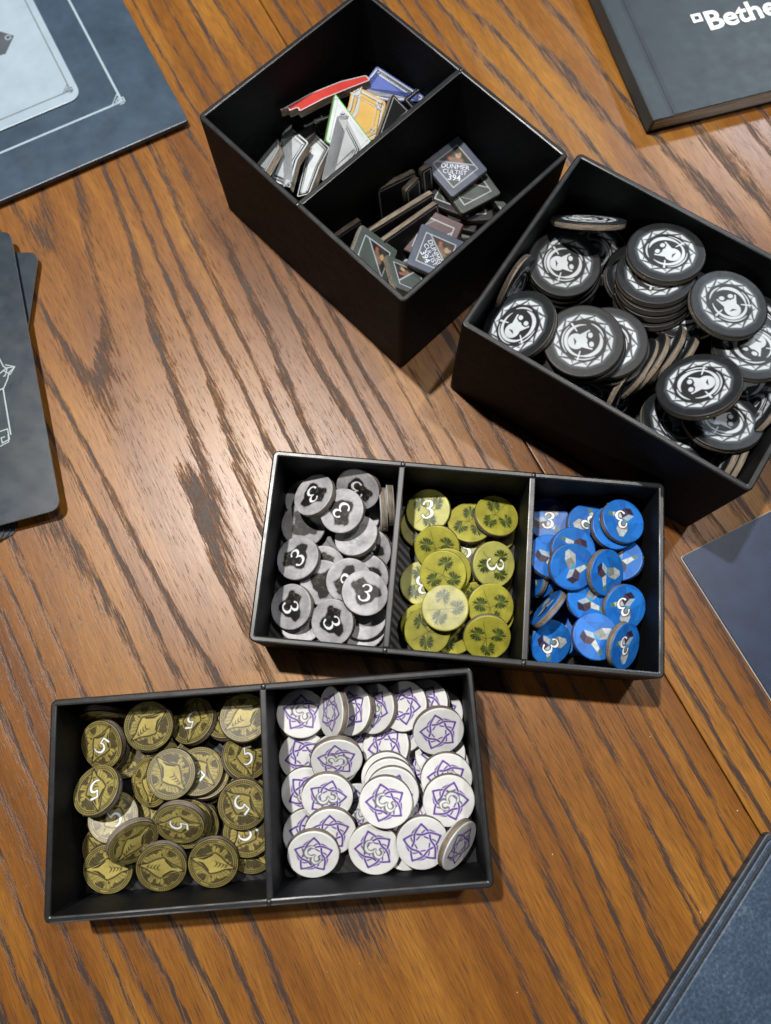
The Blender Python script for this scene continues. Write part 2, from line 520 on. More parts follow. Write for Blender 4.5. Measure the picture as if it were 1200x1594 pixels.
def paint_herb(P, num):
    g = vnoise(P, 2.2, 9, 3); C = np.array([.265, .250, .030])[None] * (.62 + .75 * g)[:, None]
    C = C + (np.array([.10, .11, .06]) if num else np.zeros(3))[None]
    for a, b in (((-.40, .30), (.06, -.02)), ((.42, .34), (.06, -.02)), ((.12, -.48), (.06, -.02)), ((.06, -.02), (-.50, -.62)), ((.06, -.02), (.35, .05))):
        C = lay(C, cov(stroke(P, [(*a, .013), (*b, .013)])) * .85, (.05, .06, .012))
    C = leaf(C, P, -.36, .24, 120, .39, 1); C = leaf(C, P, .36, .30, 55, .39, 2); C = leaf(C, P, .10, -.42, -80, .41, 3)
    if num: C = numeral(C, P, THREE, .78, (.84, .86, .82), (.06, .07, .02), .0, .05)
    return C
def paint_crystal(P, num):
    C = np.tile(np.array([.010, .100, .385]), (len(P), 1))
    r = np.random.default_rng(4)
    for k in range(14):
        a = r.uniform(0, 6.28); cx, cy = r.uniform(-.8, .8, 2); s = r.uniform(.3, .8)
        C = lay(C, cov(poly(P, [(cx + s * math.cos(a + q), cy + s * math.sin(a + q)) for q in (0, 1.7, 3.9)]), .03) * .5, np.array([.010, .105, .40]) * r.uniform(.55, 1.7) + np.array([.0, .02, .03]))
    for pts, c in (
        ([(-.20, .02), (-.06, .44), (.24, .34), (.16, -.02)], (.24, .25, .23)), ([(-.06, .44), (.22, .70), (.40, .66), (.24, .34)], (.48, .53, .53)),
        ([(.24, .34), (.40, .66), (.46, .30), (.16, -.02)], (.40, .42, .40)), ([(-.55, -.16), (-.20, .02), (.04, -.12), (-.30, -.26)], (.42, .50, .56)),
        ([(-.58, -.20), (-.30, -.28), (-.16, -.58), (-.50, -.52)], (.035, .020, .035)), ([(-.30, -.26), (.04, -.12), (.06, -.40), (-.16, -.58)], (.075, .045, .065)),
        ([(.04, -.12), (.44, -.28), (.46, -.46), (.06, -.40)], (.52, .56, .53)), ([(.44, -.28), (.66, -.36), (.60, -.52), (.46, -.46)], (.10, .20, .10)),
        ([(-.16, -.02), (.02, .10), (.16, -.02), (.04, -.12)], (.06, .32, .52))):
        C = lay(C, cov(poly(P, pts), .03), np.array(c) * (.62 + .42 * vnoise(P, 8, 3))[:, None])
    if num: C = numeral(C, P, THREE, .74, (.85, .86, .86), (.02, .03, .07), .10, -.08)
    return C
def paint_coin(P, num):
    r = np.hypot(*P.T); a = np.arctan2(P[:, 1], P[:, 0])
    g = vnoise(P, 3.0, 5, 4)
    gold = np.array([.310, .255, .072])[None] * (.55 + .85 * g)[:, None]
    darkc = np.array([.020, .016, .011])[None] * (.6 + .9 * vnoise(P, 5, 31, 3))[:, None]
    C = gold.copy()
    ph = (a / (2 * math.pi) * 30 + .35 * (vnoise(P, 4, 7) - .5)) % 1
    spoke = np.clip(1 - abs(ph - .5) / .16, 0, 1) * (r > .40)
    C = lay(C, spoke * .85, darkc)
    C = lay(C, np.clip((vnoise(P, 3.4, 17, 4) + .55 * (r - .62) - .43) / .06, 0, 1) * .85 * (r > .45), darkc)
    C = lay(C, cov(.77 - r) , darkc)
    C = lay(C, cov(abs(r - .80) - .012), gold * 1.1)
    bead = (abs(r - .88) < .035) & (((a / (2 * math.pi) * 74) % 1) < .55)
    C = lay(C, bead * .9, gold)
    C = lay(C, cov(abs(r - .95) - .014), gold)
    # diamond emblem with a folded wing, along the y axis
    dia = [(0, .86), (.20, .34), (.40, .02), (.30, -.22), (.10, -.52), (0, -.84), (-.10, -.52), (-.30, -.22), (-.40, .02), (-.20, .34)]
    d = poly(P, dia)
    C = lay(C, cov(d - .055, .05), darkc)
    C = lay(C, cov(d, .02), gold * (1.25 if not num else 1.0))
    for s in (-1, 1):                                       # plain feather strokes at the head of the diamond
        for q in range(4):
            C = lay(C, cov(stroke(P, [(s * .05, .62 - q * .07, .012), (s * (.16 + .05 * q), .30 - q * .06, .03)])), darkc)
    for q in range(4):
        b0 = -.10 - .13 * q
        C = lay(C, cov(stroke(P, catmull([(-.14 + .02 * q, b0 + .04, .012), (.02, b0 - .05, .035), (.12 - .02 * q, b0 + .05, .012)], 4))) * .85, darkc)
    if num:
        C = numeral(C, P, FIVE * np.array([1, 1, .82]), .70, (.74, .77, .78), (.10, .10, .06), .02, -.02)
    return C
def paint_star(P, num):
    C = np.array([.60, .61, .605])[None] * (.95 + .08 * vnoise(P, 3, 5, 3))[:, None]
    pur = np.array([.095, .038, .255])
    ks = []
    for k in range(5):
        a0 = R(90 + 72 * k); a1 = R(90 + 72 * k + 144); am = (a0 + a1) / 2
        q1 = (math.cos(a0) * .74, math.sin(a0) * .74); q3 = (math.cos(a1) * .74, math.sin(a1) * .74)
        def at(a, r): return (math.cos(a) * r, math.sin(a) * r)
        ks.append(catmull([(*q, .038) for q in (q1, at(a0 + R(17), .58), at(a0 + R(38), .46), at(am, .335), at(a1 - R(38), .46), at(a1 - R(17), .58), q3)], 6))
    for k in range(5):                                      # second strand: sweeps outside the next tip, then into the inner ring
        a0 = R(90 + 72 * k)
        c = catmull([(math.cos(a0 + R(g)) * q, math.sin(a0 + R(g)) * q, .029) for g, q in ((3, .70), (20, .62), (40, .57), (58, .50), (76, .37), (98, .28), (124, .27))], 6)
        C = lay(C, cov(stroke(P, c) - .018), (.60, .61, .605))
        C = lay(C, cov(stroke(P, c)), pur * (.85 + .4 * vnoise(P, 5, 3))[:, None])
    for half in (1, 0):
        for c in ks:
            n = len(c) // 2; seg = c[n:] if half else c[:n + 1]
            d = stroke(P, seg)
            body = seg[3:-1] if not half else seg[1:-3]
            C = lay(C, cov(stroke(P, body) - .018), (.60, .61, .605))
            C = lay(C, cov(d), pur * (.85 + .4 * vnoise(P, 5, 3))[:, None])
    if num:
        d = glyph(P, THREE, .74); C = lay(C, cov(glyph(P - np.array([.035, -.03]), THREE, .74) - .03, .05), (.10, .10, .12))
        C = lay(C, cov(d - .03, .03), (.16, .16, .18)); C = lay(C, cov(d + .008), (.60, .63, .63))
    return C
def paint_mask(P, num=False):
    r = np.hypot(*P.T); a = np.arctan2(P[:, 1], P[:, 0])
    C = np.array([.011, .0122, .0135])[None] * (.75 + .5 * vnoise(P, 9, 3, 3))[:, None]
    W = np.array([.46, .50, .53]); K = np.array([.018, .019, .021])
    seg = 2 * math.pi / 12
    rp = .735 * math.cos(seg / 2) / np.cos((a % seg) - seg / 2)
    C = lay(C, cov(r - rp - .04, .10) * .45 * (r > .55), (.16, .20, .24))
    C = lay(C, cov(r - rp), W)
    for k in range(12):                                     # woven facets
        for st, r0, r1 in ((2, .735, .60), (3, .70, .66)):
            b0, b1 = k * seg, (k + st) * seg
            C = lay(C, cov(stroke(P, [(.735 * math.cos(b0), .735 * math.sin(b0), .016), (r1 * math.cos(b1), r1 * math.sin(b1), .012)])), K)
    C = lay(C, cov(r - .585 - .012 * np.sin(3 * a)), K)
    def arc(a0, a1, rad, w, ox=0, oy=0):
        pts = []
        for t in np.linspace(0, 1, 26):
            b = R(a0 + (a1 - a0) * t)
            pts.append((ox + rad * math.cos(b), oy + rad * math.sin(b), .006 + w * math.sin(math.pi * t) ** .8))
        return pts
    for args in ((165, 352, .435, .036), (-20, 112, .42, .045, .01, .02), (95, 150, .50, .014), (215, 300, .52, .012, .0, .0), (330, 385, .52, .012)):
        C = lay(C, cov(stroke(P, arc(*args))), W)
    for b in (205, 338):
        x, y = .44 * math.cos(R(b)), .44 * math.sin(R(b)); dx, dy = math.cos(R(b)), math.sin(R(b))
        C = lay(C, cov(stroke(P, [(x - dx * .13, y - dy * .13, .014), (x + dx * .10, y + dy * .10, .026)])), W)
    body = catmull([(-.27, .19), (-.17, .12), (-.10, -.01), (-.19, -.12), (-.20, -.26), (-.08, -.37), (.08, -.37), (.20, -.26), (.19, -.12), (.10, -.01), (.17, .12), (.27, .19), (.25, .06), (.13, .10), (0, .03), (-.13, .10), (-.25, .06), (-.27, .19)], 4)
    blob = np.minimum(np.hypot(P[:, 0] / 1.05, P[:, 1] + .18) - .205, np.minimum(stroke(P, [(-.10, -.02, .09), (-.25, .17, .025)]), stroke(P, [(.10, -.02, .09), (.25, .17, .025)])))
    blob = np.minimum(blob, np.hypot(P[:, 0], P[:, 1] + .03) - .13)
    C = lay(C, cov(blob), W)
    for s in (-1, 1):
        C = lay(C, cov(np.hypot((P[:, 0] - s * .13) / 1.15, (P[:, 1] - .175)) - .085), K)
        C = lay(C, cov(np.hypot((P[:, 0] - s * .125) / 1.25, (P[:, 1] - .185)) - .058), W)
    C = lay(C, cov(stroke(P, [(-.09, -.22, .008), (0, -.20, .028), (.09, -.22, .008)])), K)
    return C

def face_mesh(name, r, t, painter, args, mat, nr, na):
    """disc print with a softly pressed rim; colours sit in the 'print' attribute"""
    rad = [r * .96 * (k + 1) / nr for k in range(nr)]
    zs = [t / 2] * nr
    for q, dz in ((.972, .0015), (.986, .004), (.996, .008), (1.0, .013)):
        rad.append(r * q); zs.append(t / 2 - dz)
    v = [(0, 0, t / 2)]; f = []
    for k, (q, z) in enumerate(zip(rad, zs)):
        v += [(q * math.cos(2 * math.pi * i / na), q * math.sin(2 * math.pi * i / na), z) for i in range(na)]
    for i in range(na): f.append((0, 1 + i, 1 + (i + 1) % na))
    for k in range(len(rad) - 1):
        o0, o1 = 1 + k * na, 1 + (k + 1) * na
        for i in range(na):
            j = (i + 1) % na
            f.append((o0 + i, o1 + i, o1 + j, o0 + j))
    me = mesh_from(name, v, f, mat, True)
    P = np.array(v)[:, :2] / r
    colset(me, painter(P, *args))
    return me
def colset(me, C):
    at = me.color_attributes.new('print', 'FLOAT_COLOR', 'POINT')
    A = np.ones((len(C), 4), np.float32); A[:, :3] = np.clip(C, 0, 1)
    at.data.foreach_set('color', A.ravel())
def core_mesh(name, r, t, mat, seed):
    n = 40; q = np.random.default_rng(seed); v = []; f = []
    z0 = t / 2 - .011
    for z, k in ((-z0, .992), (-z0 * .4, 1.0), (z0 * .4, 1.0), (z0, .992)):
        v += [(r * k * math.cos(2 * math.pi * i / n), r * k * math.sin(2 * math.pi * i / n), z) for i in range(n)]
    for k in range(3):
        for i in range(n): f.append((k * n + i, k * n + (i + 1) % n, (k + 1) * n + (i + 1) % n, (k + 1) * n + i))
    f.append(tuple(range(n - 1, -1, -1))); f.append(tuple(range(3 * n, 4 * n)))
    # torn nubs left by the die-cut sheet
    for a in q.uniform(0, 6.28, 2):
        c, s = math.cos(a), math.sin(a); b = len(v); w = .012
        for dr, dt_, z in ((-.01, -w, -.018), (-.01, w, -.018), (.007, w * .6, -.012), (.007, -w * .6, -.012), (-.01, -w, .022), (-.01, w, .022), (.006, w * .6, .014), (.006, -w * .6, .014)):
            v.append(((r + dr) * c - dt_ * s, (r + dr) * s + dt_ * c, z))
        for g in ((0, 1, 2, 3), (7, 6, 5, 4), (0, 4, 5, 1), (1, 5, 6, 2), (2, 6, 7, 3), (3, 7, 4, 0)): f.append(tuple(b + i for i in g))
    return mesh_from(name, v, f, mat)

KIND = {  # radius, painter, face material, thing name, category, group
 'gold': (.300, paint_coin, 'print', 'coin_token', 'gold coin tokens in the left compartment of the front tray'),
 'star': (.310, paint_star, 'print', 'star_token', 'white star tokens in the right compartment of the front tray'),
 'ore': (.298, paint_ore, 'print', 'ore_token', 'grey ore tokens in the middle tray'),
 'herb': (.300, paint_herb, 'print', 'herb_token', 'green herb tokens in the middle tray'),
 'crystal': (.290, paint_crystal, 'print', 'crystal_token', 'blue crystal tokens in the middle tray'),
 'mask': (.487, paint_mask, 'print_dark', 'mask_token', 'black mask tokens in the deep box'),
}
TT = .095

TOKENS = {
 'gold': [
  ('p',(-3.550,-0.183,0.370),(0.009,-0.950,0.313),(0.878,0.157,0.452),'gold coin token standing in shadow against the back wall'),
  ('p',(-3.332,-0.655,0.118),(0.001,0.000,1.000),(0.811,0.585,-0.001),'gold coin token half hidden under the upright 5 coin at upper left'),
  ('p',(-3.461,-1.385,0.118),(0.001,0.002,1.000),(0.958,0.286,-0.002),'gold coin token lying below the numbered 5 coin by the left wall, mostly covered'),
  ('p',(-3.435,-1.738,0.197),(0.038,-0.214,0.976),(-0.827,0.542,0.151),'gold coin token peeking out left of the strongly tilted coin'),
  ('p',(-3.382,-1.959,0.243),(0.041,-0.219,0.975),(-0.999,-0.008,0.040),'lowest gold coin token at lower left on the tray floor'),
  ('p',(-2.893,-1.187,0.118),(0.001,-0.000,1.000),(0.186,0.983,0.000),'gold coin token of which a sliver shows under the central coin pair'),
  ('p',(-2.754,-0.603,0.166),(0.161,0.032,0.986),(0.843,0.515,-0.154),'pale gold coin token in the gap above the central coin pair'),
  ('p',(-2.259,-0.959,0.118),(-0.002,-0.001,1.000),(0.516,0.857,0.002),'bottom gold coin token of the stack right of centre'),
  ('p',(-1.788,-1.182,0.172),(0.148,-0.110,0.983),(0.989,0.032,-0.146),'gold coin token under the large 5 coin beside the divider'),
  ('p',(-1.674,-1.749,0.173),(0.061,-0.180,0.982),(0.703,-0.691,-0.170),'gold coin token lowest at right, cut off by the divider'),
  ('n',(-3.344,-1.382,0.331),(0.123,0.224,0.967),(-0.823,0.567,-0.027),'gold coin token with white 5 just above the strongly tilted coin'),
  ('n',(-1.708,-1.537,0.315),(0.048,-0.114,0.992),(0.675,0.736,0.052),'shiny pale gold coin token catching the light beside the divider'),
  ('p',(-2.388,-1.477,0.176),(0.063,-0.190,0.980),(0.768,0.636,0.074),'bottom gold coin token of the 5 stack in the middle'),
  ('p',(-2.450,-1.446,0.282),(0.063,-0.188,0.980),(0.821,-0.548,-0.158),'second gold coin token of the 5 stack in the middle'),
  ('p',(-2.264,-0.899,0.309),(0.061,0.370,0.927),(0.007,-0.929,0.370),'second gold coin token of the stack right of centre'),
  ('n',(-2.325,-0.852,0.395),(0.063,0.367,0.928),(0.788,-0.589,0.179),'gold coin token with half covered 5, top of stack right of centre'),
  ('p',(-2.900,-0.967,0.336),(-0.402,-0.081,0.912),(-0.042,0.997,0.070),'gold coin token tucked under the topmost central coin'),
  ('n',(-1.789,-0.676,0.275),(0.457,0.308,0.834),(-0.326,0.931,-0.165),'gold coin token with 5, upper right beside the divider'),
  ('p',(-2.026,-0.216,0.264),(-0.195,0.474,0.859),(-0.176,0.844,-0.506),'gold coin token half covered by the coin in the upper right corner'),
  ('p',(-1.793,-0.213,0.454),(0.119,0.220,0.968),(0.795,0.563,-0.225),'gold coin token with winged emblem in the upper right corner'),
  ('n',(-2.449,-0.258,0.303),(-0.307,0.313,0.899),(-0.028,-0.947,0.320),'pale gold coin token with 5 in the back row near the wall'),
  ('p',(-2.976,-0.325,0.391),(0.066,-0.130,0.989),(0.995,0.089,-0.055),'gold coin token lower one of the pair in the back row'),
  ('p',(-2.947,-0.298,0.489),(0.068,-0.129,0.989),(0.748,0.663,0.035),'gold coin token with winged emblem, second from left in the back row'),
  ('p',(-3.521,-0.572,0.263),(-0.252,-0.138,0.958),(-0.233,-0.952,-0.198),'gold coin token directly beneath the upright 5 coin at upper left'),
  ('n',(-3.526,-0.523,0.392),(-0.283,-0.207,0.937),(0.462,0.826,0.322),'gold coin token with upright white 5 at the upper left'),
  ('n',(-3.477,-1.049,0.575),(-0.251,0.359,0.899),(0.348,-0.833,0.430),'gold coin token with 5 leaning up against the left wall'),
  ('p',(-3.014,-1.603,0.584),(0.586,-0.527,0.616),(0.659,0.752,0.017),'dark gold coin token tilted strongly with its cardboard edge toward upper left'),
  ('p',(-2.607,-0.857,0.566),(-0.033,0.099,0.995),(-0.702,0.706,-0.094),'topmost gold coin token with winged emblem in the centre'),
  ('n',(-2.485,-1.401,0.515),(-0.007,-0.589,0.808),(1.000,-0.019,-0.005),'gold coin token with 5 topping the stack in the middle'),
  ('n',(-1.759,-1.207,0.451),(0.050,-0.111,0.993),(0.798,-0.594,-0.107),'gold coin token with large 5 pressed against the divider'),
  ('p',(-2.708,-1.912,0.372),(0.111,-0.321,0.940),(0.977,-0.140,-0.163),'bright gold coin token with winged emblem at the bottom centre'),
  ('p',(-2.088,-1.862,0.388),(0.061,-0.256,0.965),(-0.965,0.233,0.122),'dark gold coin token with winged emblem at the bottom right, edge showing'),
 ],
 'star': [
  ('p',(-1.101,-0.249,0.118),(-0.002,-0.001,1.000),(0.728,0.685,0.002),'white star token under the numbered token in the upper left corner'),
  ('p',(-1.069,-0.681,0.182),(0.025,-0.213,0.977),(-0.460,0.865,0.200),'white star token by the left divider, second row'),
  ('n',(-1.025,-1.100,0.185),(0.025,-0.221,0.975),(0.458,0.869,0.185),'white star token sliver left of the upright 3 in third row'),
  ('p',(-0.991,-1.582,0.178),(0.030,-0.197,0.980),(0.916,0.398,0.052),'white star token showing only its left edge at lower left'),
  ('p',(-0.400,-0.331,0.118),(-0.001,-0.001,1.000),(-0.277,-0.961,-0.001),'white star token lying under the leaning row at the back'),
  ('n',(-0.392,-1.316,0.118),(0.000,-0.001,1.000),(0.636,-0.772,-0.001),'white star token deep in the gap left of the fanned stack'),
  ('p',(0.111,-1.629,0.165),(0.140,-0.071,0.988),(0.499,0.866,-0.009),'white star token between the two bottom tokens, mostly hidden'),
  ('p',(0.201,-1.677,0.242),(0.147,-0.066,0.987),(0.154,0.987,0.043),'lowest white star token under the bottom plain star token'),
  ('p',(0.414,-0.785,0.118),(-0.002,0.001,1.000),(0.521,0.853,0.000),'white star token deep in the gap right of the fanned stack'),
  ('p',(0.633,-0.156,0.118),(-0.001,-0.001,1.000),(0.939,0.344,0.001),'white star token in the back right corner, partly hidden'),
  ('p',(0.682,-0.781,0.210),(0.001,0.004,1.000),(0.363,0.932,-0.004),'white star token by the right wall, showing a right sliver'),
  ('p',(0.633,-0.636,0.304),(-0.003,0.014,1.000),(0.770,0.638,-0.007),'white star token just under the bright star token at right'),
  ('p',(0.739,-1.515,0.217),(0.327,0.046,0.944),(-0.659,0.727,0.193),'white star token low on the floor below the numbered right pair'),
  ('p',(0.190,-0.335,0.284),(-0.396,0.219,0.892),(0.408,0.912,-0.042),'white star token glimpsed below the leaning row'),
  ('p',(0.254,-1.279,0.357),(-0.030,0.201,0.979),(0.442,0.881,-0.167),'white star token whose edge shows below the fanned stack'),
  ('p',(-0.665,-0.709,0.283),(0.237,0.029,0.971),(-0.520,0.848,0.102),'white star token doubled just behind the upright 3 near top left'),
  ('p',(-0.029,-0.560,0.348),(-0.404,0.202,0.892),(-0.377,0.852,-0.363),'white star token without number directly behind the fanned stack'),
  ('n',(-1.104,-0.168,0.283),(0.103,0.280,0.955),(0.642,-0.751,0.151),'white star token with 3 in the shaded upper left corner'),
  ('p',(0.447,-0.051,0.436),(-0.394,0.211,0.895),(0.522,0.853,0.028),'last white star token of the leaning row, farthest right'),
  ('p',(0.196,-0.072,0.465),(-0.446,0.160,0.881),(-0.648,0.622,-0.441),'fourth white star token of the leaning row along the back wall'),
  ('n',(-0.171,-0.100,0.384),(-0.577,0.107,0.810),(0.775,-0.244,0.584),'third white star token of the leaning row, with a 3'),
  ('p',(-0.437,-0.120,0.403),(-0.661,0.100,0.743),(-0.173,0.944,-0.281),'second white star token of the leaning row'),
  ('p',(-0.678,-0.137,0.580),(-0.844,-0.014,0.536),(-0.456,-0.507,-0.731),'first and steepest white star token of the leaning row'),
  ('p',(0.595,-0.350,0.615),(0.135,-0.459,0.878),(0.745,-0.537,-0.395),'bright white star token without number at upper right'),
  ('n',(-0.631,-0.675,0.566),(0.067,-0.616,0.785),(-0.969,0.147,0.198),'white star token with large upright 3 near the upper left'),
  ('n',(-0.747,-1.120,0.432),(0.062,-0.432,0.900),(0.998,0.049,-0.045),'white star token with upright 3 in the third row at left'),
  ('p',(-0.710,-1.526,0.343),(0.058,-0.423,0.904),(-0.572,-0.756,-0.317),'white star token without number right above the lower left 3'),
  ('p',(-0.023,-0.892,0.526),(-0.033,-0.286,0.958),(-0.769,-0.605,-0.207),'hindmost white star token of the fanned stack in the middle'),
  ('p',(0.013,-0.958,0.606),(-0.032,-0.286,0.958),(0.038,0.957,0.287),'second white star token of the fanned stack in the middle'),
  ('p',(0.040,-1.046,0.680),(-0.032,-0.287,0.957),(0.363,0.889,0.279),'third white star token of the fanned stack in the middle'),
  ('n',(-0.038,-1.144,0.750),(-0.040,-0.299,0.953),(0.778,-0.608,-0.159),'front white star token with 3 topping the fanned stack'),
  ('n',(0.690,-0.903,0.489),(0.035,-0.302,0.953),(0.866,0.484,0.122),'white star token with 3 half covered at right'),
  ('n',(0.709,-1.154,0.529),(0.048,-0.244,0.969),(-0.777,-0.619,-0.117),'white star token with 3 overlapping the one behind it at right'),
  ('n',(-0.909,-1.773,0.345),(0.053,-0.425,0.904),(0.535,-0.752,-0.385),'white star token with 3 in the lower left corner'),
  ('n',(-0.175,-1.708,0.400),(-0.105,-0.289,0.951),(0.805,-0.587,-0.090),'white star token with 3 at the bottom centre'),
  ('p',(0.388,-1.619,0.535),(0.077,-0.232,0.970),(-0.526,-0.835,-0.158),'white star token without number at the bottom right of centre'),
  ('p',(0.798,-1.640,0.538),(0.721,-0.448,0.529),(0.586,0.802,-0.119),'white star token propped steeply on edge in the lower right corner'),
 ],
 'ore': [
  ('p',(0.012,2.548,0.367),(-0.998,-0.056,0.034),(-0.051,0.990,0.129),'grey ore token standing on edge, right one touching the divider'),
  ('p',(-0.076,2.472,0.369),(-0.998,-0.061,0.028),(0.066,-0.861,0.504),'grey ore token standing on edge, left one beside the divider'),
  ('p',(-1.123,2.660,0.118),(0.001,0.000,1.000),(0.473,0.881,-0.001),'grey ore token mostly hidden behind the back left numbered token'),
  ('p',(-1.150,2.289,0.201),(-0.013,-0.149,0.989),(0.751,0.651,0.108),'grey ore token with plain black rock at left, second from the back'),
  ('p',(-0.423,2.431,0.119),(-0.003,-0.001,1.000),(0.755,0.656,0.003),'grey ore token whose right part shows beside the edge tokens'),
  ('n',(-0.252,1.941,0.228),(-0.249,-0.293,0.923),(0.427,0.822,0.376),'grey ore token with half covered 3 next to the divider'),
  ('p',(-0.285,1.591,0.221),(-0.256,-0.254,0.933),(0.095,0.953,0.286),'grey ore token sliver between numbered tokens and the divider'),
  ('w',(-0.342,0.936,0.118),(-0.000,0.000,1.000),(0.765,0.644,-0.000),'worn grey ore token lowest at right on the floor'),
  ('w',(-0.329,1.056,0.240),(-0.037,-0.088,0.995),(0.845,0.528,0.078),'pale worn grey ore token under the upright right 3'),
  ('w',(-1.152,1.020,0.118),(-0.001,0.000,1.000),(0.992,0.127,0.001),'pale worn grey ore token under the front left 3'),
  ('p',(-0.863,1.702,0.217),(-0.116,-0.156,0.981),(0.971,0.188,0.144),'grey ore token with edge showing, upper one of two in the middle'),
  ('p',(-0.865,1.498,0.286),(-0.071,-0.176,0.982),(0.916,-0.400,-0.005),'grey ore token with black rock lying in the very middle'),
  ('n',(-0.516,1.501,0.402),(0.043,-0.165,0.985),(-0.882,0.457,0.115),'grey ore token with 3 half covered by the upright right 3'),
  ('n',(-1.186,1.806,0.357),(-0.320,0.107,0.941),(-0.538,0.798,-0.273),'grey ore token with 3 by the left wall, middle row'),
  ('w',(-0.422,2.092,0.397),(-0.319,0.295,0.901),(0.946,0.163,0.282),'shiny worn pale grey ore token right of centre'),
  ('n',(-0.397,2.699,0.595),(-0.304,-0.652,0.695),(0.052,-0.739,-0.671),'shaded grey ore token tipped toward the front, back row right'),
  ('n',(-0.602,2.384,0.609),(-0.275,-0.008,0.961),(-0.809,-0.538,-0.236),'grey ore token with 3 second from left in the back row'),
  ('n',(-0.972,2.605,0.567),(-0.469,0.208,0.858),(0.213,-0.917,0.339),'grey ore token with inverted 3 at the back left'),
  ('n',(-0.713,0.972,0.395),(-0.383,-0.146,0.912),(0.876,0.257,0.408),'grey ore token with inverted 3 at the front middle'),
  ('n',(-0.310,1.319,0.545),(0.198,0.110,0.974),(0.364,0.915,-0.177),'grey ore token with upright 3 at right'),
  ('n',(-1.259,1.178,0.298),(-0.378,-0.038,0.925),(0.918,0.113,0.380),'grey ore token with upright 3 in the front left corner'),
 ],
 'herb': [
  ('p',(0.456,2.282,0.118),(0.000,0.000,1.000),(0.552,0.834,-0.000),'green herb token under the back left numbered token'),
  ('n',(0.446,1.508,0.118),(0.001,0.001,1.000),(0.094,-0.996,0.001),'green herb token with 3 cut off by overlap at left'),
  ('p',(1.420,2.216,0.118),(0.002,-0.000,1.000),(0.871,0.491,-0.002),'green herb token under the back right token, only a sliver'),
  ('n',(1.022,1.955,0.174),(-0.152,-0.114,0.982),(-0.140,0.986,0.092),'green herb token with hidden 3 in the gap at centre'),
  ('p',(1.336,1.597,0.218),(0.066,-0.340,0.938),(-0.206,0.915,0.346),'green herb token below the large numbered right token'),
  ('p',(1.136,1.223,0.212),(-0.089,-0.312,0.946),(0.049,-0.950,-0.309),'green herb token sliver in the middle between four tokens'),
  ('p',(0.833,0.872,0.191),(-0.096,-0.233,0.968),(0.468,-0.868,-0.162),'dark green herb token on the floor at the front middle'),
  ('p',(0.452,0.935,0.258),(-0.213,-0.150,0.966),(0.488,-0.872,-0.028),'green herb token lower one of the front left pair'),
  ('p',(1.314,1.080,0.333),(0.134,-0.193,0.972),(0.955,0.286,-0.075),'green herb token under the right middle one'),
  ('p',(1.088,2.292,0.296),(-0.045,0.267,0.963),(-0.245,-0.937,0.249),'green herb token with leaves in the back row centre'),
  ('p',(1.422,2.366,0.382),(0.227,0.235,0.945),(0.036,-0.972,0.233),'green herb token tilted, back right, cardboard edge toward lower left'),
  ('n',(0.534,2.466,0.289),(-0.265,-0.012,0.964),(0.089,0.995,0.037),'green herb token with inverted 3 at the back left'),
  ('p',(0.639,1.957,0.332),(-0.223,-0.347,0.911),(0.840,-0.543,-0.001),'green herb token with leaves, second row left'),
  ('p',(0.773,1.634,0.386),(-0.155,-0.243,0.957),(-0.705,0.707,0.065),'green herb token directly under the dark yellow one in the middle'),
  ('p',(0.701,1.590,0.462),(-0.155,-0.244,0.957),(0.923,0.309,0.228),'dark yellowish green herb token in the middle of its compartment'),
  ('n',(1.350,1.712,0.436),(0.335,-0.177,0.925),(0.935,-0.056,-0.350),'pale green herb token with large sideways 3 at right'),
  ('p',(0.496,0.866,0.355),(-0.212,-0.147,0.966),(0.296,0.933,0.207),'green herb token in the front left corner'),
  ('p',(1.295,1.163,0.452),(0.128,-0.211,0.969),(0.883,-0.420,-0.208),'green herb token by the right divider above the front right one'),
  ('p',(0.715,1.134,0.534),(-0.163,0.038,0.986),(0.683,0.726,0.085),'pale green herb token topmost at the front left of centre'),
  ('p',(1.239,0.782,0.454),(0.030,-0.470,0.882),(0.790,-0.529,-0.309),'bright green herb token in the front right corner'),
 ],
 'crystal': [
  ('p',(3.066,1.774,0.322),(-0.759,0.133,0.637),(0.086,0.991,-0.104),'blue crystal token leaning steeply against the right wall'),
  ('p',(2.029,1.578,0.354),(-0.913,0.006,0.408),(0.034,0.997,0.062),'blue crystal token leaning on edge beside the divider'),
  ('p',(1.905,1.579,0.359),(-0.944,0.023,0.328),(0.042,0.998,0.052),'blue crystal token standing on edge against the divider'),
  ('p',(2.436,2.212,0.118),(-0.000,0.001,1.000),(0.754,0.657,-0.001),'blue crystal token deep between the back tokens'),
  ('p',(2.048,1.772,0.659),(0.081,0.169,0.982),(0.704,0.688,-0.177),'blue crystal token by the divider under the edge tokens'),
  ('p',(2.720,2.031,0.266),(-0.181,0.073,0.981),(0.849,0.515,0.119),'blue crystal token sliver under the back middle token'),
  ('p',(2.984,1.752,0.513),(-0.441,0.144,0.886),(-0.514,0.769,-0.380),'dark blue crystal token in the gap right of centre'),
  ('n',(1.980,1.098,0.692),(0.752,-0.647,-0.126),(-0.010,-0.202,0.979),'blue crystal token with half hidden 3 left of centre'),
  ('p',(2.444,0.854,0.118),(-0.000,-0.001,1.000),(0.479,0.878,0.001),'blue crystal token on the floor at the front centre'),
  ('p',(2.928,1.034,0.169),(0.166,0.071,0.984),(0.597,0.787,-0.157),'blue crystal token under the right hand stack'),
  ('n',(2.134,2.374,0.206),(-0.102,0.039,0.994),(0.268,0.963,-0.011),'blue crystal token with 3 at the back left, touching the divider'),
  ('n',(2.620,2.228,0.428),(0.162,0.047,0.986),(-0.880,-0.445,0.166),'blue crystal token with 3 second in the back row'),
